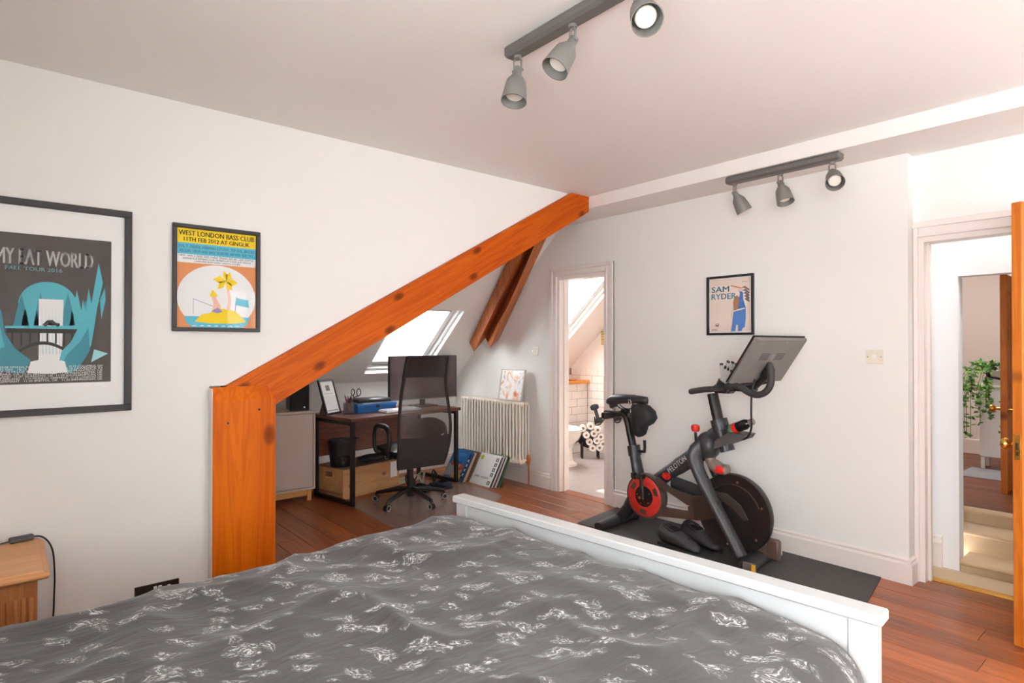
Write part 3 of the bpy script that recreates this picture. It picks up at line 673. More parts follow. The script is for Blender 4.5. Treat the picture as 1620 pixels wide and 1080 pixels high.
# -- yellow and orange island poster
def art_island(b, T):
    w, h, f = .422, .543, .02; W = w-2*f
    U = lambda p: f+p*W; V = lambda p: f+(h-2*f)*(1-p)      # p from left / from top
    R_ = lambda a, c, d_, e, m, z: flat(b, T, [(U(a), V(e)), (U(d_), V(e)), (U(d_), V(c)), (U(a), V(c))], m, z)
    R_(0, 0, 1, 1, 4, .0043); R_(0, 0, 1, .145, 2, .0046); R_(0, .145, 1, .26, 3, .0046); R_(0, .26, 1, .345, 0, .0046)
    disc(b, T, (U(.5), V(.69)), W*.495, 0, .0047, 48, V(1.0), W*.445)
    flat(b, T, [(U(.09), V(.885)), (U(.93), V(.885)), (U(.88), V(.965)), (U(.8), V(1)), (U(.2), V(1)), (U(.12), V(.955))], 3, .005)
    for q in range(7): flat(b, T, [(U(.18+.09*q), V(.985)), (U(.25+.09*q), V(.985)), (U(.22+.09*q), V(.972))], 0, .0052)
    flat(b, T, [(U(.22), V(.94)), (U(.30), V(.865)), (U(.40), V(.85)), (U(.46), V(.815)), (U(.56), V(.80)), (U(.68), V(.81)), (U(.76), V(.84)), (U(.82), V(.89)), (U(.87), V(.935)), (U(.7), V(.955)), (U(.4), V(.955))], 2, .0053)
    flat(b, T, [(U(.615), V(.81)), (U(.64), V(.7)), (U(.605), V(.53)), (U(.63), V(.53)), (U(.675), V(.7)), (U(.66), V(.81))], 5, .0053)
    for (ex, ey, wx) in ((.44, .50, .05), (.50, .60, .05), (.57, .40, .04), (.66, .41, .05), (.76, .52, .05), (.69, .60, .05)):
        cx, cy = .61, .51; dx, dy = ex-cx, ey-cy; nx, ny = -dy, dx; ll = math.hypot(dx, dy); nx, ny = nx/ll*wx, ny/ll*wx
        flat(b, T, [(U(cx), V(cy)), (U(cx+dx*.5+nx), V(cy+dy*.5+ny)), (U(ex), V(ey)), (U(cx+dx*.5-nx*.6), V(cy+dy*.5-ny*.6))], 2, .0055)
    flat(b, T, [(U(.43), V(.84)), (U(.45), V(.75)), (U(.43), V(.70)), (U(.48), V(.69)), (U(.54), V(.77)), (U(.55), V(.83))], 5, .0056)      # seated figure
    disc(b, T, (U(.455), V(.685)), .011, 5, .0057, 12); flat(b, T, [(U(.40), V(.68)), (U(.43), V(.61)), (U(.45), V(.615)), (U(.51), V(.67))], 2, .0058)
    flat(b, T, [(U(.42), V(.83)), (U(.5), V(.79)), (U(.56), V(.83)), (U(.5), V(.85))], 6, .0058)
    flat(b, T, [(U(.20), V(.705)), (U(.44), V(.775)), (U(.44), V(.78)), (U(.20), V(.71))], 6, .0055); flat(b, T, [(U(.20), V(.71)), (U(.205), V(.71)), (U(.205), V(.86)), (U(.20), V(.86))], 6, .0055)
    flat(b, T, [(U(.72), V(.83)), (U(.74), V(.67)), (U(.75), V(.67)), (U(.73), V(.83))], 6, .0055); flat(b, T, [(U(.74), V(.68)), (U(.9), V(.70)), (U(.91), V(.78)), (U(.72), V(.755))], 3, .0056)
    def tx(s, p, size, width, m=1, bold=.0): b.text(s, size, T @ Matrix.Translation((U(.5)-width*W/2, V(p), .0058)), m, 'LEFT', 1, width*W, bold)
    tx('WEST LONDON BASS CLUB', .07, .036, .95, 1, .0006); tx('11TH FEB 2012 AT GINGLIK', .128, .03, .83, 1, .0005)
    tx('EVIL T, DEEKIE, HERMAN ESTONY, TEP EVIL, BRICKS', .195, .021, .95, 7, .0); tx('REGGAE, DRUM AND BASS, DUBSTEP, HIP HOP, ELECTRO', .24, .021, .93, 7, .0)
    tx('10PM - 4AM. 5 QUID AND CHEAP DRINKS BEFORE 11PM, 8 AFTER', .285, .014, .94); tx('GINGLIK IS A MEMBERS CLUB. MEMBERSHIP IS FREE, JUST SIGN IN', .31, .013, .86); tx('1 SHEPHERDS BUSH GREEN, LONDON, W12 8PH', .335, .012, .58)
poster('framed_poster', 'black framed poster of a yellow desert island with palm tree', frame_A(.628, 1.474), .422, .543, .02, FRAMEB, art_island, [I_WHITE, I_BLACK, I_YEL, I_BLUE, I_ORG, ink('skin', (240, 190, 170)), ink('lilac', (150, 140, 190)), ink('navy', (30, 84, 116))])
# -- large teal canyon tour poster
def art_canyon(b, T):
    ax0, ax1, az0, az1 = .085, .63, .14, .80; W = ax1-ax0; H = az1-az0
    U = lambda p: ax0+p*W; V = lambda p: az0+H*(1-p)
    P = lambda pts, m, z: flat(b, T, [(U(a), V(c)) for a, c in pts], m, z)
    P([(0, 0), (0, 1), (1, 1), (1, 0)], 0, .0045)
    disc(b, T, (U(.57), V(.47)), W*.19, 2, .0047)
    for (x, top, bot, w, m) in ((.40, .40, .66, .06, 3), (.46, .34, .66, .07, 2), (.52, .38, .66, .05, 3), (.70, .38, .66, .06, 3), (.76, .36, .66, .06, 2), (.82, .42, .66, .05, 3)):
        P([(x-w, bot), (x-w*.55, (top+bot)/2), (x, top), (x+w*.55, (top+bot)/2), (x+w, bot)][::1], m, .0049)
    P([(.51, .43), (.51, .86), (.60, .87), (.66, .86), (.67, .43)], 1, .0052)
    for q in range(6): P([(.53+.022*q, .47), (.535+.022*q, .8), (.54+.022*q, .8)], 4, .0053)
    P([(.30, .615), (.30, .63), (.78, .63), (.78, .605)], 2, .0054)
    P([(.31, .63), (.31, .66), (.78, .66), (.78, .63)], 5, .0055)
    for q in range(8): P([(.34+.055*q, .66), (.34+.055*q, .77-.05*math.sin(PI*q/7)), (.352+.055*q, .77-.05*math.sin(PI*q/7)), (.352+.055*q, .66)], 5, .0055)
    for q in range(12):
        a, c = q/12, (q+1)/12; f = lambda t: .785-.07*math.sin(PI*t)
        P([(.36+.36*a, f(a)), (.36+.36*a, f(a)+.022), (.36+.36*c, f(c)+.022), (.36+.36*c, f(c))], 5, .0056)
    P([(.53, .605), (.55, .588), (.565, .572), (.60, .57), (.62, .588), (.645, .592), (.648, .607)], 5, .0057); disc(b, T, (U(.553), V(.606)), .006, 5, .0058, 10); disc(b, T, (U(.632), V(.606)), .006, 5, .0058, 10)
    P([(.62, .93), (.66, .78), (.72, .72), (.78, .60), (.80, .42), (.82, .50), (.84, .34), (.86, .45), (.89, .27), (.91, .08+.08), (.94, .30), (.90, .48), (.88, .62), (.86, .74), (.80, .86), (.72, .93)], 2, .0059)
    P([(.62, .93), (.70, .80), (.78, .72), (.84, .62), (.85, .78), (.76, .92)], 3, .006)
    P([(.92, .42), (.955, .33), (.96, .42), (.93, .56)], 2, .006); P([(.86, .86), (.88, .77), (.98, .80)], 4, .006)
    P([(.0, .30), (.06, .20), (.12, .34), (.2, .40), (.28, .52), (.30, .66), (.36, .76), (.46, .84), (.42, .93), (.2, .90), (.0, .88)], 3, .0059)
    P([(.0, .5), (.08, .42), (.18, .56), (.27, .62), (.3, .75), (.16, .82), (0, .8)], 2, .006)
    P([(.44, .925), (.46, .85), (.56, .83), (.68, .85), (.70, .925), (.6, .935), (.5, .93)], 1, .0061)
    b.text('JIMMY EAT WORLD', .1, T @ Matrix.Translation((U(.12), V(.205), .0064)), 1, 'LEFT', 1, W*.75, .0012)
    b.text('FALL TOUR 2016', .024, T @ Matrix.Translation((U(.30), V(.245), .0064)), 4, 'LEFT', 1, W*.36, .0005)
    rows = ['10.05 DENVER, CO  10.08 OMAHA, NE  10.10 MADISON, WI  10.12 COLUMBUS, OH', '10.14 CINCINNATI, OH   10.15 COLUMBIA, MO   10.16 LAWRENCE, KS', '10.18 PHOENIX, AZ  10.19 LOS ANGELES, CA  10.22 SAN FRANCISCO, CA', '10.23 SANTA BARBARA, CA  11.02 BELFAST, UK  11.04 MANCHESTER, UK',
            '11.05 DUBLIN, IRELAND  11.07 GLASGOW, UK  11.09 SOUTHAMPTON, UK', '11.12 LUZERN, SWITZERLAND  11.14 MUNICH, GERMANY  11.16 LONDON, UK', '11.18 COLOGNE, GERMANY   11.20 BRISTOL, UK   11.22 BIRMINGHAM, UK']
    for i, s in enumerate(rows):
        b.text(s, .0125, T @ Matrix.Translation((U(.06), V(.892+.0155*i), .0064)), 1, 'LEFT', 1, W*.88, .0)
CM = [ink('charcoal', (78, 72, 68)), I_WHITE, ink('teal', (86, 182, 196)), ink('deep_teal', (58, 142, 158)), ink('pale_teal', (160, 214, 220)), I_BLACK]
poster('framed_poster', 'large black framed teal canyon and bridge tour poster with white mount', frame_A(-.255, 1.092), .712, .95, .03, FRAMEB, art_canyon, CM, mat('white_mount', (244, 243, 240), .8))
# -- small singer poster on the right wall
def art_singer(b, T):
    w, h, f = .37, .437, .016; W = w-2*f; H = h-2*f
    U = lambda p: f+p*W; V = lambda p: f+H*(1-p)
    P = lambda pts, m, z: flat(b, T, [(U(a), V(c)) for a, c in pts], m, z)
    P([(.02, .015), (.02, .985), (.98, .985), (.98, .015)], 0, .0046)
    b.text('SAM', .062, T @ Matrix.Translation((U(.06), V(.255), .006)), 1, 'LEFT', 1, W*.42, .0012)
    b.text('RYDER', .062, T @ Matrix.Translation((U(.06), V(.385), .006)), 1, 'LEFT', 1, W*.58, .0012)
    P([(.52, .99-.01), (.55, .80), (.58, .62), (.60, .50), (.62, .40), (.72, .36), (.80, .40), (.86, .55), (.86, .72), (.84, .90), (.79, .92), (.76, .975), (.68, .975), (.68, .86), (.64, .86), (.62, .975)], 2, .005)
    P([(.58, .62), (.60, .50), (.66, .46), (.82, .44), (.85, .56), (.72, .60)], 3, .0052); P([(.575, .60), (.84, .555), (.845, .575), (.575, .625)], 0, .0054)
    P([(.70, .44), (.73, .30), (.70, .22), (.74, .21), (.80, .30), (.80, .42)], 3, .0054); P([(.52, .70), (.55, .55), (.60, .46), (.62, .5), (.56, .62), (.545, .74)], 4, .0053)
    P([(.57, .46), (.60, .36), (.66, .33), (.71, .37), (.71, .46), (.68, .58), (.62, .60), (.58, .55)], 5, .0056)
    P([(.50, .15), (.53, .14), (.78, .20), (.77, .22)], 6, .0056); P([(.66, .24), (.74, .20), (.80, .22), (.76, .27)], 4, .0057)
    for q in range(5): P([(.76+.02*q, .20+.05*q), (.84+.015*q, .17+.05*q), (.95, .24+.05*q), (.93, .26+.05*q), (.84, .21+.05*q)], 7, .0057)
    P([(.15, .83), (.15, .88), (.23, .88), (.23, .83)], 8, .005); P([(.165, .84), (.165, .855), (.215, .855), (.215, .84)], 0, .0052)
    b.text('MUSIC', .013, T @ Matrix.Translation((U(.06), V(.955), .006)), 7, 'LEFT', 1, W*.15, .0004)
    b.text('album', .012, T @ Matrix.Translation((U(.78), V(.10), .006)), 7, 'LEFT', 1, W*.12)
    b.text('THE FIRST TOUR LIVE IN CONCERT', .01, T @ Matrix.Translation((U(.06), V(.12), .006)), 9, 'LEFT', 1, W*.42)
SM = [ink('peach_paper', (236, 218, 204)), ink('cyan', (38, 172, 208)), ink('blue_coat', (84, 132, 196)), ink('mid_blue', (66, 118, 190)), ink('pale_skin', (226, 196, 176)), ink('long_hair', (176, 124, 90)), ink('coral', (214, 120, 90)), ink('grey_ink', (120, 108, 104)), ink('maroon', (138, 60, 66)), ink('faint', (206, 190, 180))]
poster('framed_poster', 'thin black framed peach poster of a long haired singer in blue', frame_B(2.474, 1.48), .37, .437, .016, BLACK, art_singer, SM)
# ------------------------------------------------------------ spot tracks
def spot_track(label, x, y0, y1, z, mounts):
    t = thing('spotlight_track', label, 'spotlight', (x, (y0+y1)/2, z), 0, 'spotlight tracks')
    t.location.z = z-.05
    b = MB(); b.box(x-.035, x+.035, y0, y1, z-.05, z, .012); b.build('rail', GREYD, t)
    for (my, d, px) in mounts:
        d = Vector(d).normalized(); base = Vector((x, my, z-.05))
        h = MB(); h.cyl(base, base+Vector((0, 0, -.012)), .016)
        piv = base+Vector((0, 0, -.06))
        side = d.cross(Vector((0, 0, 1))); side = side.normalized() if side.length > .1 else Vector((1, 0, 0))
        for s_ in (-1, 1): h.tube([base+side*(.006*s_)+Vector((0, 0, -.01)), base+side*(.017*s_)+Vector((0, 0, -.02)), piv+side*(.017*s_)], .0045, 6)
        hd = h.build('bracket', GREYM, t, True)
        T = Matrix.Translation(piv) @ aim(d)
        s = MB(); s.cyl(piv-side*.024, piv+side*.024, .006, n=10)
        s.lathe([(.0001, -.012), (.017, -.012), (.019, .02), (.028, .034), (.041, .055), (.046, .09), (.052, .142), (.049, .142), (.043, .09), (.038, .075), (.0001, .072)], T, 28)
        sh_ = s.build('shade', GREYM, t, 50)
        q = MB(); q.lathe([(.0001, .120), (.030, .120), (.0345, .116), (.0345, .073), (.0001, .073)], T, 22); q.build('bulb', BULB, sh_, 40)
    return t
tA = spot_track('long grey ceiling track with three bell spotlights over the bed', 1.585, 1.03, 1.885, ZC, [(1.83, (-.22, -.08, -1), 0), (1.52, (-.62, .16, -1), 0), (1.215, (-.5, -.62, -.85), 0)])
sl = MB(); sl.box(-.014, .014, -.0005, .0005, -.005, .005, T=Matrix.Translation((1.549, 1.085, 2.412)) @ aim((.45, -.75, -.5)))
tB = spot_track('grey track with three bell spotlights under the ceiling boxing', 3.72, 1.395, 2.125, ZS, [(2.07, (.42, -.34, -1), 0), (1.76, (-.16, -.32, -1), 0), (1.45, (-.75, -.42, -.72), 0)])
# ------------------------------------------------------------ bed
BR = R(4.45)
bed = thing('double_bed', 'white painted wooden double bed with a panelled footboard', 'bed', (1.829, 1.519, 0), BR)
# local: x = 0 outer face of footboard, -x towards the head, y across
b = MB(); b.box(-.075, 0, -.928, .928, .628, .66, .005); b.build('footboard_cap', BEDW, bed, local=True)
for s_ in (-1, 1):
    MB().box(-.062, -.012, s_*.875-.0375, s_*.875+.0375, 0, .628, .004).build('footboard_post', BEDW, bed, local=True)
MB().box(-.052, -.022, -.8375, .8375, .12, .628).build('footboard_panel', BEDW, bed, local=True)
for s_ in (-1, 1):
    MB().box(-2.2, -.062, s_*.87-.014, s_*.87+.014, .14, .34, .003).build('side_rail', BEDW, bed, local=True)
    MB().box(-2.26, -2.2, s_*.875-.0375, s_*.875+.0375, 0, 1.1, .004).build('headboard_post', BEDW, bed, local=True)
MB().box(-2.245, -2.215, -.8375, .8375, .3, 1.1).build('headboard_panel', BEDW, bed, local=True)
b = MB(); b.box(-2.19, -.07, -.80, .80, .2, .46, .05); b.build('mattress', mat('mattress_white', (226, 224, 220), .8), bed, 40, local=True)
def duvet_mat():
    m = bpy.data.materials.new('printed_duvet_cotton'); m.use_nodes = True; nt = m.node_tree; N = nt.nodes.new; L = nt.links.new
    p = nt.nodes['Principled BSDF']; p.inputs['Roughness'].default_value = .85; p.inputs['Sheen Weight'].default_value = .25; p.inputs['Specular IOR Level'].default_value = .25
    tc = N('ShaderNodeTexCoord'); mp = N('ShaderNodeMapping'); mp.inputs['Scale'].default_value = (1, 1, 0); mp.inputs['Rotation'].default_value = (0, 0, R(38)); L(tc.outputs['Object'], mp.inputs[0])
    # a small irregular herd motif in most cells of a jittered lattice
    wb_ = N('ShaderNodeTexNoise'); wb_.noise_dimensions = '2D'; wb_.inputs['Scale'].default_value = 9; wb_.inputs['Detail'].default_value = 3; L(mp.outputs[0], wb_.inputs['Vector'])
    ws = N('ShaderNodeVectorMath'); ws.operation = 'MULTIPLY_ADD'; ws.inputs[1].default_value = (.11, .11, 0); L(wb_.outputs['Color'], ws.inputs[0]); L(mp.outputs[0], ws.inputs[2])
    sc = N('ShaderNodeMapping'); sc.inputs['Scale'].default_value = (.72, 1.25, 1); L(ws.outputs[0], sc.inputs[0])
    vo = N('ShaderNodeTexVoronoi'); vo.voronoi_dimensions = '2D'; vo.inputs['Scale'].default_value = 11.5; vo.inputs['Randomness'].default_value = 1.0; L(sc.outputs[0], vo.inputs['Vector'])
    sep = N('ShaderNodeSeparateColor'); L(vo.outputs['Color'], sep.inputs[0])
    rad = N('ShaderNodeMapRange'); rad.inputs[3].default_value = .10; rad.inputs[4].default_value = .42; L(sep.outputs[0], rad.inputs[0])
    df = N('ShaderNodeMath'); df.operation = 'SUBTRACT'; L(rad.outputs[0], df.inputs[0]); L(vo.outputs['Distance'], df.inputs[1])
    mk_ = N('ShaderNodeMapRange'); mk_.inputs[1].default_value = -.06; mk_.inputs[2].default_value = .10; L(df.outputs[0], mk_.inputs[0])
    st2 = N('ShaderNodeMapping'); st2.inputs['Scale'].default_value = (72, 150, 1); L(ws.outputs[0], st2.inputs[0])
    n1 = N('ShaderNodeTexNoise'); n1.noise_dimensions = '2D'; n1.inputs['Scale'].default_value = 1; n1.inputs['Detail'].default_value = 5; n1.inputs['Roughness'].default_value = .7; n1.inputs['Distortion'].default_value = .25; L(st2.outputs[0], n1.inputs['Vector'])
    th = N('ShaderNodeMapRange'); th.inputs[1].default_value = .52; th.inputs[2].default_value = .60; L(n1.outputs['Fac'], th.inputs[0])
    dsf = N('ShaderNodeMath'); dsf.operation = 'MULTIPLY_ADD'; dsf.inputs[1].default_value = .9; dsf.inputs[2].default_value = .05; L(th.outputs[0], dsf.inputs[0])
    mx = N('ShaderNodeMath'); mx.operation = 'MULTIPLY'; L(dsf.outputs[0], mx.inputs[0]); L(mk_.outputs[0], mx.inputs[1])
    c1 = N('ShaderNodeMix'); c1.data_type = 'RGBA'; c1.inputs[6].default_value = lin((72, 70, 69)); c1.inputs[7].default_value = lin((226, 224, 222)); L(mx.outputs[0], c1.inputs[0]); L(c1.outputs[2], p.inputs['Base Color'])
    wm = N('ShaderNodeMapping'); wm.inputs['Rotation'].default_value = (0, 0, R(-20)); wm.inputs['Scale'].default_value = (1, 3.2, 1); L(tc.outputs['Object'], wm.inputs[0])
    n2 = N('ShaderNodeTexNoise'); n2.inputs['Scale'].default_value = 8; n2.inputs['Detail'].default_value = 5; n2.inputs['Distortion'].default_value = .8; L(wm.outputs[0], n2.inputs['Vector'])
    bu = N('ShaderNodeBump'); bu.inputs['Strength'].default_value = .42; bu.inputs['Distance'].default_value = .012; L(n2.outputs['Fac'], bu.inputs['Height']); L(bu.outputs[0], p.inputs['Normal'])
    return m
Mb = Matrix.Translation(bed.location) @ Matrix.Rotation(BR, 4, 'Z')
def duvet_pt(s, t):
    # s: 0 foot .. 1 head, t: 0 near side .. 1 far side; arc length over the sides
    w = (t-.5)*2.42; aw = abs(w); half = .765
    if aw < half: v = w; drop = 0
    else:
        e = aw-half; r_ = .13; th = min(e/r_, PI/2)
        v = math.copysign(half+r_*math.sin(th), w); drop = r_*(1-math.cos(th))+max(0, e-r_*PI/2)
    u = -.095-s*2.06
    foot = max(0, 1-(-.095-u)/.16)
    z = .592-drop-.035*foot**2
    n = Vector((u*2.1+v*.9, v*1.6-u*.5, 0))
    big = mnoise.noise(n*1.3+Vector((3.1, 1.7, 0)))
    fold = 1-abs(mnoise.noise(Vector((u*1.6-v*2.0, u*2.4+v*1.0, 5.2))))*2.2
    fine = 1-abs(mnoise.noise(Vector((u*5.5-v*3.4, u*3.0+v*5.0, 9.7))))*2
    side = max(0.0, 1-drop/.3)
    z += (.022*big+.022*fold*max(0, fold)+.007*fine)*side + .012
    if drop > .1: v += math.copysign(.018*math.sin(u*15+2*math.sin(u*5))*min(1, (drop-.1)*6), w)
    return Mb @ Vector((u, v, max(z, .17)))
dv = MB().grid(duvet_pt, 150, 150)
dvo = dv.build('duvet', duvet_mat(), label='dark grey duvet printed with small white animals spread over the bed', cat='duvet', smooth='all')
md = dvo.modifiers.new('thick', 'SOLIDIFY'); md.thickness = .012; md.offset = -1
# ------------------------------------------------------------ bedside chest and lamp lead
bc = thing('bedside_chest', 'waxed pine bedside chest with fluted corner and overhanging top', 'bedside table', (-.2, 3.1, 0))
zt = .56
b = MB(); b.box(-.57, .128, 2.82, 3.345, zt-.03, zt-.008, .008); b.box(-.56, .112, 2.835, 3.345, zt-.012, zt, .004); b.build('top', PINE, bc, True)
b = MB(); b.box(-.54, .093, 2.87, 3.34, .06, zt-.03); b.build('carcass', PINED, bc)
b = MB(); b.box(-.555, .105, 2.858, 3.345, 0, .06, .006); b.build('plinth', PINED, bc)
for i in range(4):
    fx = .008+i*.022
    MB().cyl((fx, 2.87, .1), (fx, 2.87, zt-.10), .0085, n=10).build('flute', PINED, bc, True)
for (z0, z1) in ((.09, .27), (.29, zt-.045)):
    b = MB(); b.box(-.51, -.012, 2.85, 2.87, z0, z1, .006); dw = b.build('drawer', PINED, bc)
    b = MB()
    for (a0, a1, c0, c1) in ((-.49, -.025, z0+.015, z0+.04), (-.49, -.025, z1-.04, z1-.015), (-.49, -.465, z0+.04, z1-.04), (-.05, -.025, z0+.04, z1-.04)): b.box(a0, a1, 2.84, 2.85, c0, c1, .004)
    b.build('moulding', PINE, dw)
    MB().lathe([(.0001, .04), (.014, .038), (.017, .03), (.008, .012), (.008, 0)], Matrix.Translation((-.26, 2.85, (z0+z1)/2)) @ aim((0, -1, 0)), 16).build('knob', PINED, dw, True)
lc = thing('lamp_lead', 'black lamp lead with inline switch trailing over the bedside chest', 'cable', (.12, 3.3, .0))
b = MB(); b.tube(smoothpath([(-.35, 3.22, zt+.004), (-.15, 3.26, zt+.004), (-.03, 3.30, zt+.006), (.025, 3.305, zt+.012), (.062, 3.315, zt+.012), (.12, 3.33, zt+.004), (.158, 3.345, zt-.06), (.168, 3.348, zt-.18), (.166, 3.345, .25), (.17, 3.34, .12), (.25, 3.33, .02), (.40, 3.325, .006)], 5), .0035, 7)
b.build('cord', BLACK, lc, True)
MB().cbox((.052, 3.31, zt+.014), (.085, .026, .024), .005, T=Matrix.Rotation(R(10), 3, 'Z')).build('inline_switch', mat('switch_grey', (74, 76, 78), .5), lc)
# ------------------------------------------------------------ cabinet and speaker
cb = thing('cabinet', 'taupe lacquered cabinet on a pine plinth beside the desk', 'cabinet', (1.75, 5.49, 0))
b = MB(); x0, x1, y0, y1, z0, z1 = 1.40, 2.15, 5.30, 5.70, .10, .81
b.box(x0, x1, y0, y1, z1-.02, z1, .002).box(x0, x1, y0, y1, z0, z0+.02, .002).box(x0, x0+.018, y0, y1, z0+.02, z1-.02).box(x1-.018, x1, y0, y1, z0+.02, z1-.02).box(x0+.018, x1-.018, y1-.01, y1, z0+.02, z1-.02)
b.build('carcass', CABG, cb)
for (a, c) in ((x0+.021, 1.783), (1.787, x1-.021)):
    MB().box(a, c, y0+.004, y0+.022, z0+.023, z1-.023, .002).build('door', CABG, cb)
MB().box(x0+.01, x1-.03, y0+.015, y0+.035, .045, .10, .002).build('plinth_rail', PLINTH, cb)
for lx in (x0+.03, x1-.05):
    for ly in (y0+.03, y1-.04): MB().box(lx-.02, lx+.02, ly-.02, ly+.02, 0, .10, .003).build('leg', PLINTH, cb)
sp = thing('speaker', 'black bookshelf speaker standing on the taupe cabinet', 'speaker', (2.06, 5.50, .81), R(-12))
MB().box(-.085, .085, -.115, .115, 0, .27, .006).build('box', BLACK, sp, local=True)
MB().box(-.078, .078, -.125, -.115, .015, .262, .004).build('grille', mat('speaker_grille', (36, 32, 30), .9, bump=.4, bscale=300), sp, local=True)
MB().box(.035, .047, -.1265, -.125, .025, .037).build('badge', CHROME, sp, local=True)
# ------------------------------------------------------------ desk
DR = math.atan2(.19, 1.27)
dk = thing('desk', 'walnut topped desk on black square steel frames below the roof window', 'desk', (2.285, 4.83, .0035), DR)
DW, DD, DZ_ = 1.27, .64, .765
MB().box(-.02, DW+.02, -.015, DD, DZ_-.03, DZ_, .003).build('top', DESKW, dk, local=True)
for lx in (0.0, DW-.035):
    b = MB(); b.box(lx, lx+.035, 0, .035, 0, DZ_-.03, .002).box(lx, lx+.035, DD-.05, DD-.015, 0, DZ_-.03, .002).box(lx, lx+.035, .035, DD-.05, 0, .035, .002).box(lx, lx+.035, .035, DD-.05, DZ_-.065, DZ_-.03, .002)
    b.build('leg_frame', STEELB, dk, local=True)
MB().box(.036, DW-.036, DD-.045, DD-.025, .36, DZ_-.032).build('modesty_panel', DESKW, dk, local=True)
Md = Matrix.Translation(dk.location) @ Matrix.Rotation(DR, 4, 'Z')
def on_desk(x, y, z=0): return Md @ Vector((x, y, DZ_+z))
b = MB(); b.tube([Md @ Vector(p) for p in ((.018, .0, .60), (.03, -.022, .60), (.05, -.03, .592))], .006, 6); b.build('desk_hook', STEELB, label='small black hook on the desk leg frame', cat='hook')
# monitor
mo = thing('monitor', 'large black widescreen monitor at the back of the desk', 'monitor', on_desk(1.125, .37), DR-R(7))
SCR = mat('screen_reflection_tint', (84, 70, 72), .2, var=.2, vscale=3)  # base colour lightened to stand in for reflections on the screen
MB().box(-.42, .42, -.012, .02, .075, .53, .004).build('panel', BLACK, mo, local=True)
MB().box(-.412, .412, -.0135, -.012, .088, .522).build('screen', SCR, mo, local=True)
MB().box(-.42, .42, -.0145, -.012, .075, .084).build('bottom_bezel', mat('bezel_silver', (150, 146, 146), .3, .6), mo, local=True)
MB().box(-.03, .03, .02, .04, .01, .3, .004).build('stand_neck', BLACK, mo, local=True)
MB().box(-.13, .13, -.08, .1, 0, .012, .004).build('stand_foot', BLACK, mo, local=True)
# keyboard
kb = thing('keyboard', 'white computer keyboard lying on the desk before the chair', 'keyboard', on_desk(.64, .15), DR+R(2))
T = Matrix.Rotation(R(5), 4, 'X')
MB().box(-.215, .215, -.065, .065, 0.0, .016, .004, T=Matrix.Translation((0, 0, .006)) @ T).build('case', mat('keyboard_white', (226, 228, 226), .4), kb, local=True)
k0 = None
KM = MB().box(-.0125, .0125, -.0085, .0085, 0, .006, .0015)
for r_ in range(5):
    for c in range(14):
        px, py = -.195+c*.030, -.048+r_*.0235
        loc = Matrix.Translation((0, 0, .006)) @ T @ Vector((px, py, .0162))
        if k0 is None:
            k0 = KM.build('key', mat('key_grey', (196, 200, 200), .5), kb, local=True); k0.location = loc; k0.rotation_euler = (R(5), 0, 0)
        else:
            o = k0.copy(); COL.objects.link(o); o.location = loc; o.parent = kb
# blue storage box with papers and a laptop case on it
bb = thing('storage_box', 'bright blue flat storage box lying on the desk', 'box', on_desk(.475, .40), DR+R(-3))
MB().box(-.215, .215, -.125, .125, 0, .075, .005).build('body', BLUEB, bb, local=True)
MB().box(-.219, .219, -.129, .129, .060, .082, .003).build('lid', mat('blue_lid', (34, 116, 190), .45), bb, local=True)
MB().box(-.02, .02, -.132, -.129, .045, .07, .001).build('catch', BLACK, bb, local=True)
pp = MB(); pp.cbox(on_desk(.475, .40, .0875), (.34, .2, .010), .001, T=Matrix.Rotation(DR+R(3), 3, 'Z')); pp.build('paper_pad', mat('paper_pad_grey', (196, 206, 208), .8), label='thin pale paper pad between the blue box and black case', cat='paper')
lp = MB(); lp.cbox(on_desk(.465, .40, .1105), (.36, .24, .034), .013, T=Matrix.Rotation(DR+R(-6), 3, 'Z')); lp.build('laptop_case', mat('case_black', (48, 44, 44), .35), label='black zipped laptop case on top of the blue box', cat='case', smooth=50)
# pen pot, pens, scissors
pc = on_desk(.19, .34)
pot = thing('pen_pot', 'clear glass pot full of pens standing on the desk', 'pot', pc)
b = MB(); b.lathe([(.0001, 0), (.048, 0), (.05, .004), (.05, .105), (.047, .105), (.047, .008), (.0001, .008)], Matrix.Translation(pc), 24)
b.build('jar', see_through('pot_glass', (150, 140, 140), .35, .08), pot, 40)
rp = random.Random(5); pc_cols = [(150, 30, 60), (30, 30, 34), (120, 40, 70), (60, 60, 66), (40, 70, 120), (190, 60, 90), (40, 36, 36), (90, 80, 74), (30, 34, 40)]
for i, c in enumerate(pc_cols):
    a = i*2*PI/len(pc_cols); rr = .030 if i % 2 else .018; p0 = pc+Vector((math.cos(a+2.2)*rr*.8, math.sin(a+2.2)*rr*.8, .012)); p1 = pc+Vector((math.cos(a)*rr*1.35, math.sin(a)*rr*1.35, rp.uniform(.12, .165)))
    names = ['wine red', 'black', 'plum', 'charcoal', 'blue', 'pink', 'soft black', 'brown grey', 'blue black']
    t = thing('pen', names[i]+' pen standing in the glass pot on the desk', 'pen', p0, 0, 'pens in the glass pot')
    MB().cyl(p0, p1, .0042, n=8).build('barrel', mat('pen_%d' % i, c, .4), t, True)
    MB().cyl(p1, p1+(p1-p0).normalized()*.012, .0046, .002, 8).build('cap', BLACK, t, True)
sc_ = thing('scissors', 'black handled scissors standing in the glass pen pot', 'scissors', pc+Vector((.01, 0, .012)))
tip = pc+Vector((.0, .01, .012)); hx = pc+Vector((.045, -.01, .15))
b = MB(); b.tube([tip, hx], [.002, .005], 6); b.build('blade', CHROME, sc_)
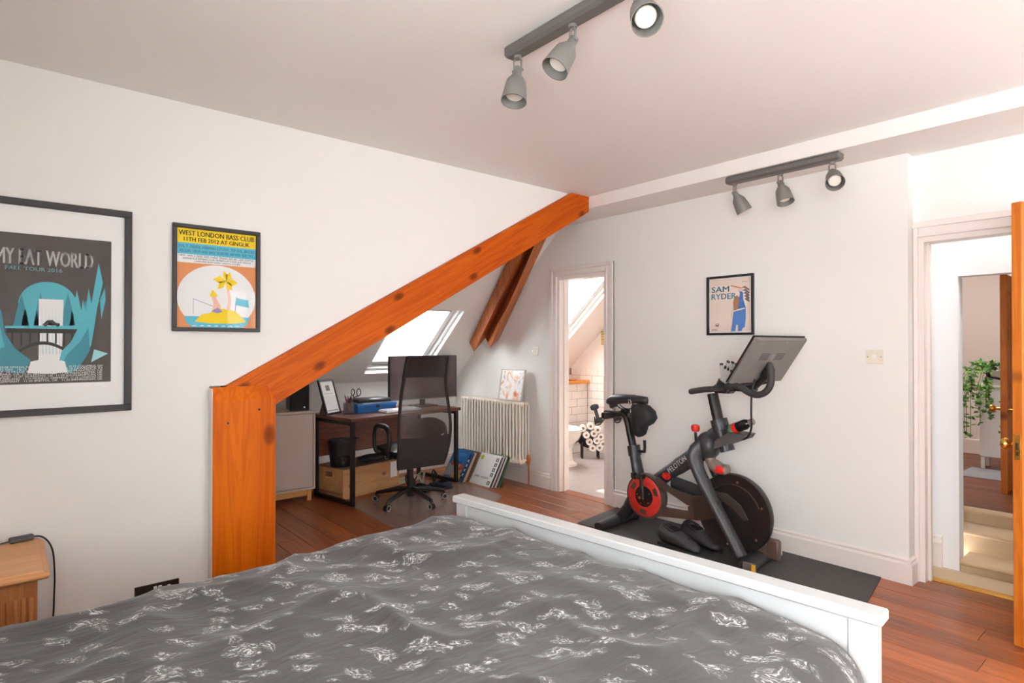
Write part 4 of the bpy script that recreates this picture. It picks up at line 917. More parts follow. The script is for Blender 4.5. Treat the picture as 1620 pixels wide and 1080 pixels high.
for (dx, dz, rr) in ((-.028, .05, .022), (.03, .045, .026)):
    c = hx+Vector((dx+.02, 0, dz)); b = MB(); b.tube([c+Vector((math.cos(a)*rr*.75, 0, math.sin(a)*rr*1.3)) for a in [2*PI*i/18 for i in range(18)]], .0045, 7, closed=True); b.tube([hx, c-Vector((dx*.2, 0, rr*1.25))], .005, 7); b.build('handle', BLACK, sc_, 'all')
# tilted picture frame on the desk
fr = thing('framed_certificate', 'black framed white certificate leaning back on the desk corner', 'picture', on_desk(.085, .42), DR+R(24))
T = Matrix.Rotation(R(-17), 4, 'X')
b = MB(); w, h = .115, .33
b.box(-w, w, -.01, .01, 0, .018, .002, T=T).box(-w, w, -.01, .01, h-.018, h, .002, T=T).box(-w, -w+.018, -.01, .01, .018, h-.018, .002, T=T).box(w-.018, w, -.01, .01, .018, h-.018, .002, T=T)
b.build('frame', BLACK, fr, local=True)
b = MB(); b.box(-w+.018, w-.018, -.004, .004, .018, h-.018, 0, 0, T)
b.box(-.03, .03, -.0046, -.0042, .225, .275, 0, 1, T).box(-.07, .07, -.0046, -.0042, .195, .199, 0, 2, T).box(-.08, .08, -.0046, -.0042, .03, .045, 0, 2, T)
for i in range(9): b.box(-.075, .05+.02*(i % 3), -.0046, -.0042, .06+i*.013, .062+i*.013, 0, 2, T)
b.build('certificate', [PAPER, ink('crest_grey', (120, 120, 124)), ink('line_grey', (176, 176, 180))], fr, local=True)
b = MB(); b.add([T @ Vector(p) for p in ((-.04, .011, .2), (.04, .011, .2), (.04, .011, .02), (-.04, .011, .02))]+[Vector((-.04, .13, .0)), Vector((.04, .13, 0))], [(0, 1, 5, 4)]); b.build('easel_leg', mat('easel_card', (120, 84, 60), .8), fr, local=True)
# ------------------------------------------------------------ floor mat, office chair
cm = MB(); pts = [(2.30, 5.0), (2.27, 4.10), (2.30, 4.04), (2.36, 4.01), (3.40, 4.20), (3.50, 4.25), (3.55, 4.36), (3.56, 4.95), (3.50, 5.0)]
cm.extr([(x, y, .0005) for x, y in pts], (0, 0, .0025))
cm.build('chair_mat', see_through('chair_mat_vinyl', (176, 152, 142), .5, .22), label='translucent plastic floor mat under the office chair', cat='floor mat')
oc = thing('office_chair', 'black high-backed mesh office chair on a five star castor base', 'chair', (2.75, 4.64, .003), R(-3))
LEATH = mat('chair_black_leather', (34, 33, 34), .4, bump=.15, bscale=120); FAB = mat('chair_dark_fabric', (48, 43, 42), .85, bump=.3, bscale=400); MESH = see_through('chair_mesh', (66, 56, 50), .62, .4)
for i in range(5):
    a = R(58+3)+i*2*PI/5; d = Vector((math.cos(a), math.sin(a), 0)); e = d*.315
    MB().tube([Vector((0, 0, .125)), d*.12+Vector((0, 0, .118)), e+Vector((0, 0, .075)), e*1.02+Vector((0, 0, .055))], [.024, .022, .016, .012], 8).build('base_arm', STEELB, oc, True, local=True)
    c = e*1.02; sd = Vector((-d.y, d.x, 0)); ca = MB()
    for s_ in (-1, 1): ca.cyl(c+sd*(.004*s_)+Vector((0, 0, .026)), c+sd*(.02*s_)+Vector((0, 0, .026)), .026, n=16)
    co = ca.build('castor', BLACK, oc, True, local=True)
    rm = MB()
    for s_ in (-1, 1): rm.tube([c+sd*(.021*s_)+Vector((0, 0, .026))+d*(.022*math.cos(q))+Vector((0, 0, .022*math.sin(q))) for q in [2*PI*j/16 for j in range(16)]], .003, 5, closed=True)
    rm.build('castor_rim', mat('castor_grey', (170, 168, 166), .4), co, 'all', local=True)
MB().cyl((0, 0, .06), (0, 0, .30), .03).cyl((0, 0, .30), (0, 0, .42), .02).build('gas_column', STEELB, oc, True, local=True)
MB().box(-.11, .11, -.16, .12, .40, .44, .01).build('tilt_mechanism', STEELB, oc, local=True)
b = MB(); b.grid(lambda s, t: Vector(((s-.5)*.50*(1-.08*t), -.20+t*.46, .50+.03*(1-(2*s-1)**4)*(1-(2*t-1)**6)-.03*max(0, t-.8)*5)), 14, 14)
b.grid(lambda s, t: Vector(((s-.5)*.50*(1-.08*t), -.20+t*.46, .44)), 2, 2)
b.box(-.245, .245, -.19, .24, .44, .505, .03); b.build('seat', LEATH, oc, True, local=True)
# back: gently S-curved sheet; local y of the back face as a function of height
def by(z): return -.205-.13*((z-.36)/.95)-.035*math.sin((z-.36)/.95*2*PI)
def bw(z): t = (z-.36)/.95; return .225+.025*math.sin(PI*min(1, t*1.3))-.05*max(0, t-.35)
def sheet(z0, z1, off=0.0, k=1.0, nu=16, nv=18, hollow=.035):
    def f(s, t):
        z = z0+(z1-z0)*t; x = (s*2-1)*bw(z)*k; return Vector((x, by(z)-hollow*(1-(s*2-1)**2)+off, z))
    return f
rim = [Vector((bw(z)*s_, by(z), z)) for s_, zs_ in ((-1, [.36+.94*i/16 for i in range(17)]), (1, [1.30-.94*i/16 for i in range(17)])) for z in zs_]
MB().tube(rim, .014, 8, closed=True).build('back_frame', FAB, oc, 'all', local=True)
MB().grid(sheet(.36, .62), 16, 8).grid(sheet(.36, .62, .02), 16, 8).build('lower_back', FAB, oc, 'all', local=True)
MB().grid(sheet(.62, 1.14), 16, 16).build('mesh_back', MESH, oc, 'all', local=True)
MB().grid(sheet(1.13, 1.31), 16, 8).grid(sheet(1.13, 1.31, .05, .98, hollow=.0), 16, 8).build('headrest', LEATH, oc, 'all', local=True)
def lum(s, t):
    a = (s*2-1); z = .70+.09*(t-.5)*2*math.sqrt(max(0, 1-a*a*.92))-.02*a*a; return Vector((a*.19, by(z)-.028*(1-a*a)-.006+.0, z))
MB().grid(lum, 16, 8).build('lumbar_pad', LEATH, oc, 'all', local=True)
for s_ in (-1, 1):
    x = s_*.275
    MB().tube(smoothpath([(x*.85, -.10, .46), (x, -.12, .47), (x, -.15, .60), (x, -.11, .69), (x, .02, .705), (x, .12, .68), (x, .15, .58), (x, .12, .48), (x*.85, .10, .46)], 5), .017, 8, flat=1.3).build('armrest', BLACK, oc, 'all', local=True)
MB().tube([(0, -.14, .42), (0, -.22, .42), (0, by(.5)+.02, .52)], .022, 8, flat=1.6).build('back_support', STEELB, oc, True, local=True)
# ------------------------------------------------------------ things under the desk
cr = thing('wooden_crate', 'pale pine crate with cut-out handles under the desk', 'crate', (2.60, 5.38, 0), math.atan2(.171, .651))
w, d_, h = .70, .44, .27
for (y0, y1) in ((0, .014), (d_-.014, d_)): MB().box(-.335, .365, y0-.20, y1-.20, 0, h, .002).build('side_board', CRATEW, cr, local=True)
for (xa, xb_) in ((-.321, -.307), (.337, .351)):
    b = MB(); b.box(xa, xb_, -.186, .226, 0, .185, .001).box(xa, xb_, -.186, -.03, .185, .235).box(xa, xb_, .07, .226, .185, .235).box(xa, xb_, -.186, .226, .235, h, .001)
    b.build('end_board', CRATEW, cr, local=True)
MB().box(-.321, .351, -.186, .226, .004, .014).build('bottom', CRATEW, cr, local=True)
MB().box(-.305, .335, -.18, .22, .262, .274, .002).build('lid_board', mat('crate_lid_brown', (122, 98, 78), .7), cr, local=True)
Mc = Matrix.Translation(cr.location) @ Matrix.Rotation(cr.rotation_euler.z, 4, 'Z')
bk_ = thing('wire_basket', 'black mesh waste basket standing on the crate', 'basket', Mc @ Vector((-.20, -.02, .274)))
T = Matrix.Translation(bk_.location)
MB().lathe([(.0001, 0), (.098, 0), (.105, .004), (.128, .24)], T, 26).build('mesh_wall', see_through('basket_mesh', (24, 22, 22), .82, .6), bk_, 50)
MB().tube([bk_.location+Vector((.129*math.cos(a), .129*math.sin(a), .24)) for a in [2*PI*i/26 for i in range(26)]], .005, 6, closed=True).build('rim', BLACK, bk_, 'all')
b = MB(); rb = random.Random(2)
for i in range(9): b.ell((rb.uniform(-.06, .06), rb.uniform(-.06, .06), .03+rb.uniform(0, .05)), (.03, .028, .024), 8)
for v in b.v: v += bk_.location
b.build('crumpled_wrappers', mat('wrapper_dark', (60, 58, 60), .25), label='crumpled dark wrappers inside the black mesh basket', cat='rubbish', kind='stuff', smooth='all')
def bag(name, label, c, size, m, rz, seed):
    def f(s, t):
        a = 2*PI*s; ph = PI*t; q = Vector((math.cos(a)*math.sin(ph)**.7 if math.sin(ph) > 0 else 0, math.sin(a)*math.sin(ph)**.7 if math.sin(ph) > 0 else 0, -math.cos(ph)))
        k_ = 1+.22*mnoise.noise(q*2.2+Vector((seed, 0, 0))); p = Matrix.Rotation(rz, 3, 'Z') @ Vector((q.x*size[0]*k_, q.y*size[1]*k_, (q.z+1)*size[2]*(.9 if q.z > 0 else 1)))
        return Vector(c)+p
    return MB().grid(f, 20, 12).build(name, m, label=label, cat='bag', smooth='all')
p_ = Mc @ Vector((.12, -.06, .274))
bag('folded_bag', 'dark blue grey soft bag lying on the crate lid', p_, (.15, .09, .035), mat('bag_slate', (58, 62, 72), .5), .2, 1.0)
p_ = Mc @ Vector((.20, -.12, .276))
bag('small_pouch', 'small black pouch beside the slate bag on the crate', p_+Vector((.115, 0, 0)), (.07, .05, .03), BLACK, .5, 4.0)
b = MB(); b.grid(lambda s, t: Mc @ Vector((.285+.045*(s*2-1), -.20-.006-.0*t, .276-.17*t)) if t > 0 else Mc @ Vector((.285+.045*(s*2-1), -.12, .282)), 4, 8)
b.build('paper_strip', PAPER, label='strip of white paper hanging over the crate front', cat='paper')
dvo2 = dk
# cables and a power strip, shoes under the desk
rc = random.Random(11)
for j, (cx, cy) in enumerate(((3.07, 5.17), (3.21, 5.19), (3.36, 5.20))):
    pts = [(cx+.045*math.cos(i*1.1+j)+rc.uniform(-.015, .015), cy+.06*math.sin(i*1.1+j*2)+rc.uniform(-.03, .03), .012+.10*abs(math.sin(i*.7+j))) for i in range(12)]
    MB().tube(smoothpath(pts, 4), .006, 6).build('cable_coil', [BLACK, mat('cable_grey', (170, 166, 160), .5), BLACK][j], label=['black tangled cable under the desk', 'pale grey tangled cable under the desk', 'black looped cable by the record sleeves'][j], cat='cable', smooth='all')
MB().cbox((3.14, 5.37, .026), (.30, .09, .05), .008, T=Matrix.Rotation(.3, 3, 'Z')).build('power_strip', mat('strip_beige', (206, 190, 168), .5), label='beige power strip on the floor under the desk', cat='power strip')
def slipper(name, label, c, rz, m, L_=.27, W_=.052, hh=.07, cat='shoe'):
    def sec(t):  # t 0 heel..1 toe
        w = W_*(.72+.38*math.sin(PI*min(1, .18+t*.75)))*(1 if t < .86 else math.sqrt(max(.02, 1-((t-.86)/.15)**2)))
        top = hh*(1.0-.15*math.sin(PI*t)) if t < .45 else hh*(.9-.75*(t-.45)/.55*.75)
        return w, top
    t = thing(name, label, cat, c, rz)
    b = MB(); n = 14; rings = []
    for i in range(n+1):
        u = i/n; w, top = sec(u); x = (u-.5)*L_; ring_ = []
        for j in range(16):
            a = 2*PI*j/16; yy = math.cos(a)*w; zz = math.sin(a); z = .018+(top-.018)*(.5+.5*zz) if zz > -0.99 else .018
            ring_.append(Vector((x, yy*(1 if zz < .3 else 1-.35*(zz-.3)), max(.014, z))))
        rings.append(ring_)
    loft(b, rings); b.build('upper', m, t, 'all', local=True)
    b = MB(); pts = [((i/n-.5)*L_*1.03, sec(i/n)[0]*1.06) for i in range(n+1)]; poly = [(x, y, 0) for x, y in pts]+[(x, -y, 0) for x, y in pts[::-1]]
    b.extr(poly, (0, 0, .018)); b.build('sole', mat(name+'_sole', (38, 38, 40), .7), t, local=True)
    b = MB(); b.ell((-.055, 0, hh*.80), (.062, W_*.62, .02)); b.build('opening', mat(name+'_lining', (20, 20, 22), .9), t, 'all', local=True)
    return t
NAVY = mat('slipper_navy', (44, 46, 70), .85, bump=.3, bscale=150)
slipper('slipper', 'navy felt slipper under the desk nearer the records', (3.28, 4.97, .003), R(95), NAVY)
slipper('slipper', 'navy felt slipper behind the office chair base', (3.03, 4.985, .003), R(110), NAVY)
# ------------------------------------------------------------ radiator, picture, records
rd = thing('radiator', 'cream cast column radiator on the wall under a leaning picture', 'radiator', (3.97, 4.97, .2))
col0 = None; NC = 21; RY0, RY1 = 4.475, 5.465; pit = (RY1-RY0)/(NC-1)
for i in range(NC):
    y = RY0+i*pit
    if col0 is None:
        b = MB()
        for xx in (3.905, 3.945, 3.985, 4.022): b.tube([(xx, y, .25), (xx, y, .81)], .0115, 10)
        b.cbox((3.9635, y, .235), (.142, .036, .05), .014); b.cbox((3.9635, y, .815), (.142, .036, .045), .014)
        b.cyl((3.9635, y-pit/2, .235), (3.9635, y+pit/2, .235), .018, n=10); b.cyl((3.9635, y-pit/2, .815), (3.9635, y+pit/2, .815), .018, n=10)
        col0 = b.build('column', RADW, rd, 45)
    else:
        o = col0.copy(); COL.objects.link(o); o.parent = rd; o.location = (0, i*pit, 0)
for y in (4.62, 5.32): MB().box(4.0, 4.049, y-.02, y+.02, .70, .74, .003).build('wall_bracket', RADW, rd)
b = MB(); b.cyl((3.965, 4.455, .235), (3.965, 4.405, .235), .011).cyl((3.965, 4.412, .0), (3.965, 4.412, .24), .008)
b.build('pipe', COPPER, rd, True)
MB().lathe([(.0001, 0), (.016, 0), (.02, .02), (.022, .05), (.017, .085), (.0001, .09)], Matrix.Translation((3.965, 4.412, .23)), 16).cyl((3.965, 4.412, .21), (3.965, 4.412, .24), .015).build('valve', COPPER, rd, True)
pa = thing('leaning_painting', 'pale orange and grey painting leaning on top of the radiator', 'painting', (3.94, 4.66, .838))
T = Matrix(((0, 0, -1, 3.94), (-1, 0, 0, 4.852), (0, 1, 0, .838), (0, 0, 0, 1))) @ Matrix.Rotation(R(-10), 4, 'X')
b = MB(); w, h = .375, .325
b.box(0, w, 0, .012, 0, .02, .002, T=T).box(0, w, h-.012, h, 0, .02, .002, T=T).box(0, .012, .012, h-.012, 0, .02, .002, T=T).box(w-.012, w, .012, h-.012, 0, .02, .002, T=T)
b.build('frame', mat('frame_silver', (206, 196, 184), .35), pa)
def paint_mat():
    m = bpy.data.materials.new('abstract_paint'); m.use_nodes = True; nt = m.node_tree; N = nt.nodes.new; L = nt.links.new; p = nt.nodes['Principled BSDF']; p.inputs['Roughness'].default_value = .25
    tc = N('ShaderNodeTexCoord'); n = N('ShaderNodeTexNoise'); n.inputs['Scale'].default_value = 6.5; n.inputs['Detail'].default_value = 5; n.inputs['Distortion'].default_value = 1.5; L(tc.outputs['Object'], n.inputs['Vector'])
    cr_ = N('ShaderNodeValToRGB'); e = cr_.color_ramp.elements
    e[0].position = .33; e[0].color = lin((226, 142, 78)); e[1].position = .45; e[1].color = lin((244, 226, 210))
    for q, c in ((.55, (250, 250, 248)), (.62, (206, 208, 206)), (.7, (232, 176, 128))): x = e.new(q); x.color = lin(c)
    L(n.outputs['Fac'], cr_.inputs[0]); L(cr_.outputs[0], p.inputs['Base Color']); return m
MB().box(.012, w-.012, .012, h-.012, .004, .012, T=T).build('canvas', paint_mat(), pa)
# records leaning on the radiator: sleeve planes run along the wall
def sleeve(label, x, y, lean, m, art=None, s=.315, th=.0045, name='record_sleeve', group=None, h=None):
    """x,y: bottom edge on the floor (right-hand end), top leans towards the wall"""
    h = h or s
    t = thing(name, label, 'record', (x, y+s/2, .0), 0, group or 'records leaning by the radiator')
    T = Matrix(((0, 0, -1, x), (-1, 0, 0, y+s), (0, 1, 0, 0.0015), (0, 0, 0, 1))) @ Matrix.Rotation(-lean, 4, 'X')
    MB().box(0, s, 0, h, -th, 0, T=T).build('cover', m, t)
    if art:
        b = MB(); mats = art(b, T, s); b.build('print', mats, t, recalc=False)
    return t
def art_white(b, T, s):
    F = lambda pts, m, d=.0004: flat(b, T, [(u*s, v*s) for u, v in pts], m, d)
    disc(b, T, (.13*s, .86*s), .058*s*1.35, 0, .0004, 24); disc(b, T, (.10*s, .885*s), .006, 1, .0006, 10); disc(b, T, (.165*s, .885*s), .006, 1, .0006, 10)
    for q in range(8):
        a = R(200+q*18); c = R(218+q*18); F([(.13+.05*math.cos(a), .86+.05*math.sin(a)), (.13+.05*math.cos(c), .86+.05*math.sin(c)), (.13+.036*math.cos(c), .86+.036*math.sin(c)), (.13+.036*math.cos(a), .86+.036*math.sin(a))], 1, .0006)
    for v in (.80, .64, .48, .32, .06):
        F([(.82, v), (.94, v), (.94, v+.12), (.82, v+.12)], 1, .0004); F([(.85, v+.03), (.91, v+.03), (.91, v+.10), (.85, v+.10)], 2, .0006); F([(.85, v), (.91, v), (.89, v+.03), (.87, v+.03)], 2, .0006)
    b.text('JAMES', .032, T @ Matrix.Translation((.10*s, .22*s, .0006)), 3, 'LEFT', 1, .27*s); b.text('INGRAM', .032, T @ Matrix.Translation((.43*s, .22*s, .0006)), 3, 'LEFT', 1, .36*s)
    return [ink('smiley_yellow', (222, 226, 40)), ink('stamp_black', (40, 40, 40)), ink('stamp_grey', (190, 190, 188)), ink('letter_grey', (70, 70, 70))]
def art_blue(b, T, s):
    F = lambda pts, m, d=.0004: flat(b, T, [(u*s, v*s) for u, v in pts], m, d)
    F([(0, .45), (.5, .38), (1, .5), (1, 1), (0, 1)], 0); F([(0, .1), (.35, .12), (.5, .4), (.3, .55), (.05, .5)], 1, .0006); F([(.35, .05), (.75, .05), (.8, .45), (.55, .55), (.4, .3)], 2, .0008)
    F([(.1, .5), (.25, .7), (.35, .55), (.25, .42)], 3, .001); F([(.55, .3), (.7, .62), (.85, .4)], 3, .0009); F([(.5, .02), (.85, .02), (.85, .2), (.6, .24)], 4, .001); F([(.85, .1), (.98, .1), (.98, .9), (.88, .9)], 5, .001)
    for v in (.2, .35, .5, .65): F([(.90, v), (.95, v), (.95, v+.08), (.9, v+.08)], 6, .0012)
    F([(.05, .86), (.12, .97), (.15, .97), (.08, .86)], 6, .001)
    b.text('CITY', .05, T @ Matrix.Translation((.35*s, .78*s, .0012)), 7, 'LEFT', 1, .4*s)
    return [ink('cover_blue', (40, 112, 176)), ink('cover_grey', (150, 150, 150)), ink('cover_sand', (196, 150, 110)), ink('cover_red', (186, 74, 54)), ink('cover_gold', (222, 186, 60)), ink('cover_navy', (36, 52, 96)), I_WHITE, ink('cover_cyan', (96, 170, 210))]
LEAN = R(30)
sleeve_m = lambda n_, c: mat('sleeve_'+n_, c, .5)
rs = [('white record sleeve with yellow smiley and black stamps', (236, 234, 230), art_white), ('black record sleeve behind the white smiley sleeve', (40, 38, 40), None), ('pale cream record sleeve second behind the smiley sleeve', (226, 220, 206), None), ('plum record sleeve third behind the smiley sleeve', (84, 62, 66), None), ('white record sleeve fourth behind the smiley sleeve', (228, 228, 224), None), ('dark brown record sleeve beside the green one', (60, 48, 40), None), ('green record sleeve at the end of the row', (70, 120, 84), None)]
for i, (lb, c, a) in enumerate(rs):
    sleeve(lb, 3.632+i*.0125, 4.625-i*.011, LEAN-R(i*.5), sleeve_m('r%d' % i, c), a, s=.33 if i == 0 else .318)
ls = [('record sleeve with a bright blue and orange painted cover', (60, 90, 130), art_blue), ('navy record sleeve just behind the painted cover', (40, 56, 90), None), ('sand coloured record sleeve behind the painted cover', (224, 196, 160), None), ('light cream record sleeve in the far stack', (232, 214, 190), None), ('orange brown record sleeve in the far stack', (190, 124, 84), None), ('black spotted record sleeve in the far stack', (44, 38, 36), 1), ('brown record sleeve at the back of the far stack', (156, 104, 70), None), ('teal edged record sleeve at the back of the far stack', (92, 120, 118), None)]
def art_spots(b, T, s):
    for i in range(11): disc(b, T, (s-.014, .02+i*.027), .0075, 0, .0004, 10)
    return [ink('spot_cream', (230, 220, 204))]
for i, (lb, c, a) in enumerate(ls):
    sleeve(lb, 3.548+i*.0145, 4.985-i*.002, LEAN-R(i*.5), sleeve_m('l%d' % i, c), art_spots if a == 1 else a, s=.34 if i == 0 else .318)
# ------------------------------------------------------------ exercise bike on its mat
MB().extr([(3.44, 1.20, .0005), (4.025, 1.30, .0005), (4.025, 3.34, .0005), (3.44, 3.25, .0005)], (0, 0, .006)).build('bike_mat', RUBBER, label='dark grey rubber mat under the exercise bike', cat='floor mat')
zm_ = .0065
bk = thing('exercise_bike', 'matte black indoor exercise bike with red ring and tilted screen', 'exercise bike', (3.66, 2.4, zm_))
XC = 3.66
def yz(x, pts): return [Vector((x, a, c)) for a, c in pts]
def slab(x0, x1, pts): b = MB(); b.extr([(x0, a, c) for a, c in pts], (x1-x0, 0, 0)); return b
# feet
b = MB(); b.tube([(3.40, 3.00, .040), (3.46, 3.005, .040), (3.66, 3.02, .050), (3.86, 3.035, .040), (3.92, 3.04, .040)], [.030, .033, .036, .033, .030], 14, flat=1.25); b.build('rear_foot', MATTE, bk, 50)
for x in (3.44, 3.88): MB().lathe([(.0001, 0), (.022, 0), (.022, .014), (.0001, .014)], Matrix.Translation((x, 3.02, zm_)), 14).build('levelling_foot', BLACK, bk)
b = MB(); b.tube([(3.475, 1.865, .042), (3.66, 1.88, .055), (3.86, 1.905, .042)], [.034, .04, .034], 12, flat=1.5); b.build('front_foot', MATTE, bk, 50)
MB().cbox((3.478, 1.845, .042), (.022, .085, .058), .006).build('foot_cap', mat('cap_grey', (104, 100, 96), .5), bk)
MB().cbox((3.468, 1.815, .042), (.008, .022, .05), .001).build('warning_label', mat('label_yellow', (232, 176, 40), .5), bk)
for s_, x in ((1, 3.87),):
    b = MB(); b.cyl((x, 1.865, .036), (x+.026, 1.865, .036), .028, n=20); b.build('transport_wheel', mat('wheel_grey', (196, 190, 180), .4), bk, True)
# rear strut from crank housing to the rear foot
b = MB(); b.tube(smoothpath(yz(XC, [(2.80, .33), (2.86, .24), (2.92, .15), (3.00, .06)]), 4), [.060]*4+[.056]*4+[.05]*5, 14, flat=.7); b.build('rear_strut', MATTE, bk, 60)
# seat tube + seat post
b = MB(); b.tube(yz(XC, [(2.80, .33), (2.865, .59)]), [.058, .048], 14, flat=.7); b.build('seat_tube', MATTE, bk, 60)
b = MB(); b.tube(yz(XC, [(2.858, .565), (2.872, .64)]), .056, 14, flat=.8); b.build('seat_collar', MATTE, bk, 60)
b = MB(); b.tube(smoothpath(yz(XC, [(2.862, .58), (2.90, .72), (2.925, .82), (2.955, .865), (3.00, .868)]), 4), .035, 12, flat=.75); b.build('seat_post', STEELB, bk, 60)
b = MB()
for i in range(14): t = i/13; b.cbox((XC-.0267, 2.868+.045*t, .645+.15*t), (.001, .004+.004*(i % 2), .003))
b.build('seat_scale', I_WHITE, bk)
b = MB(); b.cyl((XC, 2.83, .60), (XC, 2.765, .605), .011).tube(yz(XC, [(2.77, .60), (2.765, .64), (2.768, .69)]), [.012, .011, .013], 10); b.build('seat_clamp_lever', BLACK, bk, 60)
b = MB(); b.cbox((XC, 3.03, .865), (.045, .26, .04), .01); b.build('seat_slider', STEELB, bk)
# saddle
def saddle(s, t):
    y = 3.10-s*.36; a = (t-.5)*2*PI
    wd = .085*(1-s)**.8+.022 if s > .12 else .085*math.sqrt(max(.05, s/.12))*.95+.022
    hh = .042 if s > .1 else .042*math.sqrt(max(.05, s/.1))
    return Vector((XC+math.cos(a)*wd*(1 if s < .97 else .55), y, .972+.010*math.sin(s*PI)+.018*s+math.sin(a)*hh*(1-.35*s)-.012*abs(math.cos(a))*(1-s)))
b = MB(); b.grid(saddle, 24, 20); b.poly([saddle(0, j/20) for j in range(20)]); b.poly([saddle(1, j/20) for j in range(20)]); b.build('saddle', mat('saddle_black', (44, 46, 50), .38), bk, 60)
b = MB()
for s_ in (-1, 1): b.tube(smoothpath(yz(XC+s_*.02, [(3.03, .945), (2.98, .915), (2.90, .915), (2.83, .955)]), 4), .004, 6)
b.cbox((XC, 2.95, .895), (.05, .06, .03), .006); b.build('saddle_rails', STEELB, bk, True)
# main frame: diagonal beam, head, front fork, lower tube
b = MB(); b.tube(smoothpath(yz(XC, [(2.66, .40), (2.50, .52), (2.36, .62), (2.22, .74), (2.12, .82)]), 4), [.052]*5+[.058]*4+[.07]*4+[.075]*4, 16, flat=.62); b.build('main_beam', MATTE, bk, 'all')
b = MB(); b.tube(smoothpath(yz(XC, [(2.52, .42), (2.40, .405), (2.28, .38), (2.17, .35)]), 4), .046, 14, flat=.6); b.build('lower_tube', MATTE, bk, 'all')
for x in (3.575, 3.745):
    b = MB(); b.tube(smoothpath([(XC+(x-XC)*.35, 2.245, .725), (x, 2.285, .66), (x, 2.265, .57), (x, 2.19, .44), (x, 2.10, .30), (x, 2.00, .14), (x, 1.945, .05)], 4), [.062]*4+[.056]*4+[.048]*4+[.042]*13, 14, flat=.55); b.build('front_fork', MATTE, bk, 'all')
b = MB(); b.ell((XC, 2.235, .72), (.085, .085, .095)); b.build('head_casting', MATTE, bk, 'all')
b = MB(); b.lathe([(.0001, 0), (.012, 0), (.012, .003), (.0001, .004)], Matrix.Translation((3.552, 2.103, .305)) @ aim((-1, 0, 0)), 12); b.build('fork_bolt', CHROME, bk)
# logo on the beam
Tl = Matrix(((0, 0, -1, XC-.0385), (-1, 0, 0, 2.535), (0, 1, 0, .475), (0, 0, 0, 1))) @ Matrix.Rotation(R(40), 4, 'Z')
b = MB(); b.text('PELOTON', .054, Tl @ Matrix.Translation((.02, -.002, .001)), 0, 'LEFT', 1, .185, .001)
b.build('brand_lettering', I_WHITE, bk, recalc=False)
b = MB(); c0 = Vector((XC-.042, 2.545, .465))
b.lathe([(.0001, 0), (.029, 0), (.029, .001), (.0001, .001)], Matrix.Translation(c0) @ aim((-1, 0, 0)) @ Matrix.Diagonal((1.25, .85, 1, 1)), 20); b.build('brand_badge', RED, bk)
b = MB(); b.tube([c0+Vector((-.002, math.cos(a)*.013, math.sin(a)*.016)) for a in [R(40)+i*R(28) for i in range(10)]], .0022, 6); b.build('badge_mark', mat('badge_dark', (70, 14, 18), .4), bk)
# crank, red ring, belt guard
CY, CZ = 2.70, .298
Tr = Matrix.Translation((3.578, CY, CZ)) @ aim((-1, 0, 0))
b = MB(); b.lathe([(.0001, -.05), (.158, -.05), (.165, -.035), (.165, .0), (.160, .012), (.150, .014), (.0001, .014)], Tr, 44); b.build('belt_guard', SMOKE, bk, 50)
b = MB(); b.lathe([(.078, .0145), (.078, .019), (.142, .019), (.146, .0145)], Tr, 44); b.build('red_ring', REDRING, bk, 50)
b = MB()
for i in range(6):
    a0 = i*PI/3+.2; q = []
    for k_ in range(6): a = a0+.5*k_/5; q.append(Tr @ Vector((.128*math.cos(a), .128*math.sin(a), .0196)))
    for k_ in range(6): a = a0+.5-.5*k_/5; q.append(Tr @ Vector((.094*math.cos(a), .094*math.sin(a), .0196)))
    if i % 2 == 0: b.poly(q)
b.build('ring_scuffs', SMOKE, bk)
b = MB(); b.lathe([(.0001, .015), (.074, .015), (.074, .022), (.03, .026), (.03, .045), (.0001, .045)], Tr, 30); b.build('crank_hub', BLACK, bk, 40)
b = MB()
for i in range(5): a = i*2*PI/5+.5; b.lathe([(.0001, .0), (.006, 0), (.006, .002), (.0001, .002)], Tr @ Matrix.Translation((.058*math.cos(a), .058*math.sin(a), .0221)), 8)
b.lathe([(.0001, 0), (.01, 0), (.01, .003), (.0001, .003)], Tr @ Matrix.Translation((0, 0, .07)), 10)
b.build('hub_bolts', mat('bolt_bronze', (176, 140, 96), .35, .8), bk)
b = MB(); b.cbox((3.52, CY-.012, CZ+.075), (.022, .03, .19), .008, T=Matrix.Rotation(R(-6), 3, 'X')); b.build('crank_arm', BLACK, bk)
b = MB(); b.cyl((3.53, CY-.022, CZ+.155), (3.43, CY-.022, CZ+.155), .009); b.cbox((3.465, CY-.022, CZ+.158), (.06, .095, .018), .006); b.cbox((3.465, CY+.018, CZ+.172), (.05, .02, .03), .005); b.cbox((3.465, CY-.062, CZ+.172), (.05, .02, .03), .005); b.build('pedal', BLACK, bk)
b = MB(); b.cbox((3.80, CY+.012, CZ-.075), (.022, .03, .19), .008); b.cyl((3.80, CY+.022, CZ-.155), (3.90, CY+.022, CZ-.155), .009); b.cbox((3.865, CY+.022, CZ-.155), (.06, .095, .018), .006); b.build('far_crank', BLACK, bk)
b = slab(3.565, 3.60, [(2.60, .455), (2.50, .40), (2.31, .375), (2.17, .40), (2.10, .375), (2.11, .335), (2.30, .315), (2.335, .305), (2.49, .365), (2.56, .39)]); b.build('guard_arm', SMOKE, bk)
b = slab(3.565, 3.60, [(2.60, .175), (2.52, .188), (2.26, .219), (2.09, .27), (2.10, .345), (2.30, .322), (2.335, .298), (2.33, .262), (2.50, .250), (2.585, .245)]); b.build('guard_arm', SMOKE, bk)
b = slab(3.555, 3.565, [(2.30, .363), (2.173, .413), (2.10, .32), (2.12, .261), (2.275, .221)]); b.build('guard_plate', mat('plate_dark', (50, 44, 40), .35, var=.2, vscale=9), bk)
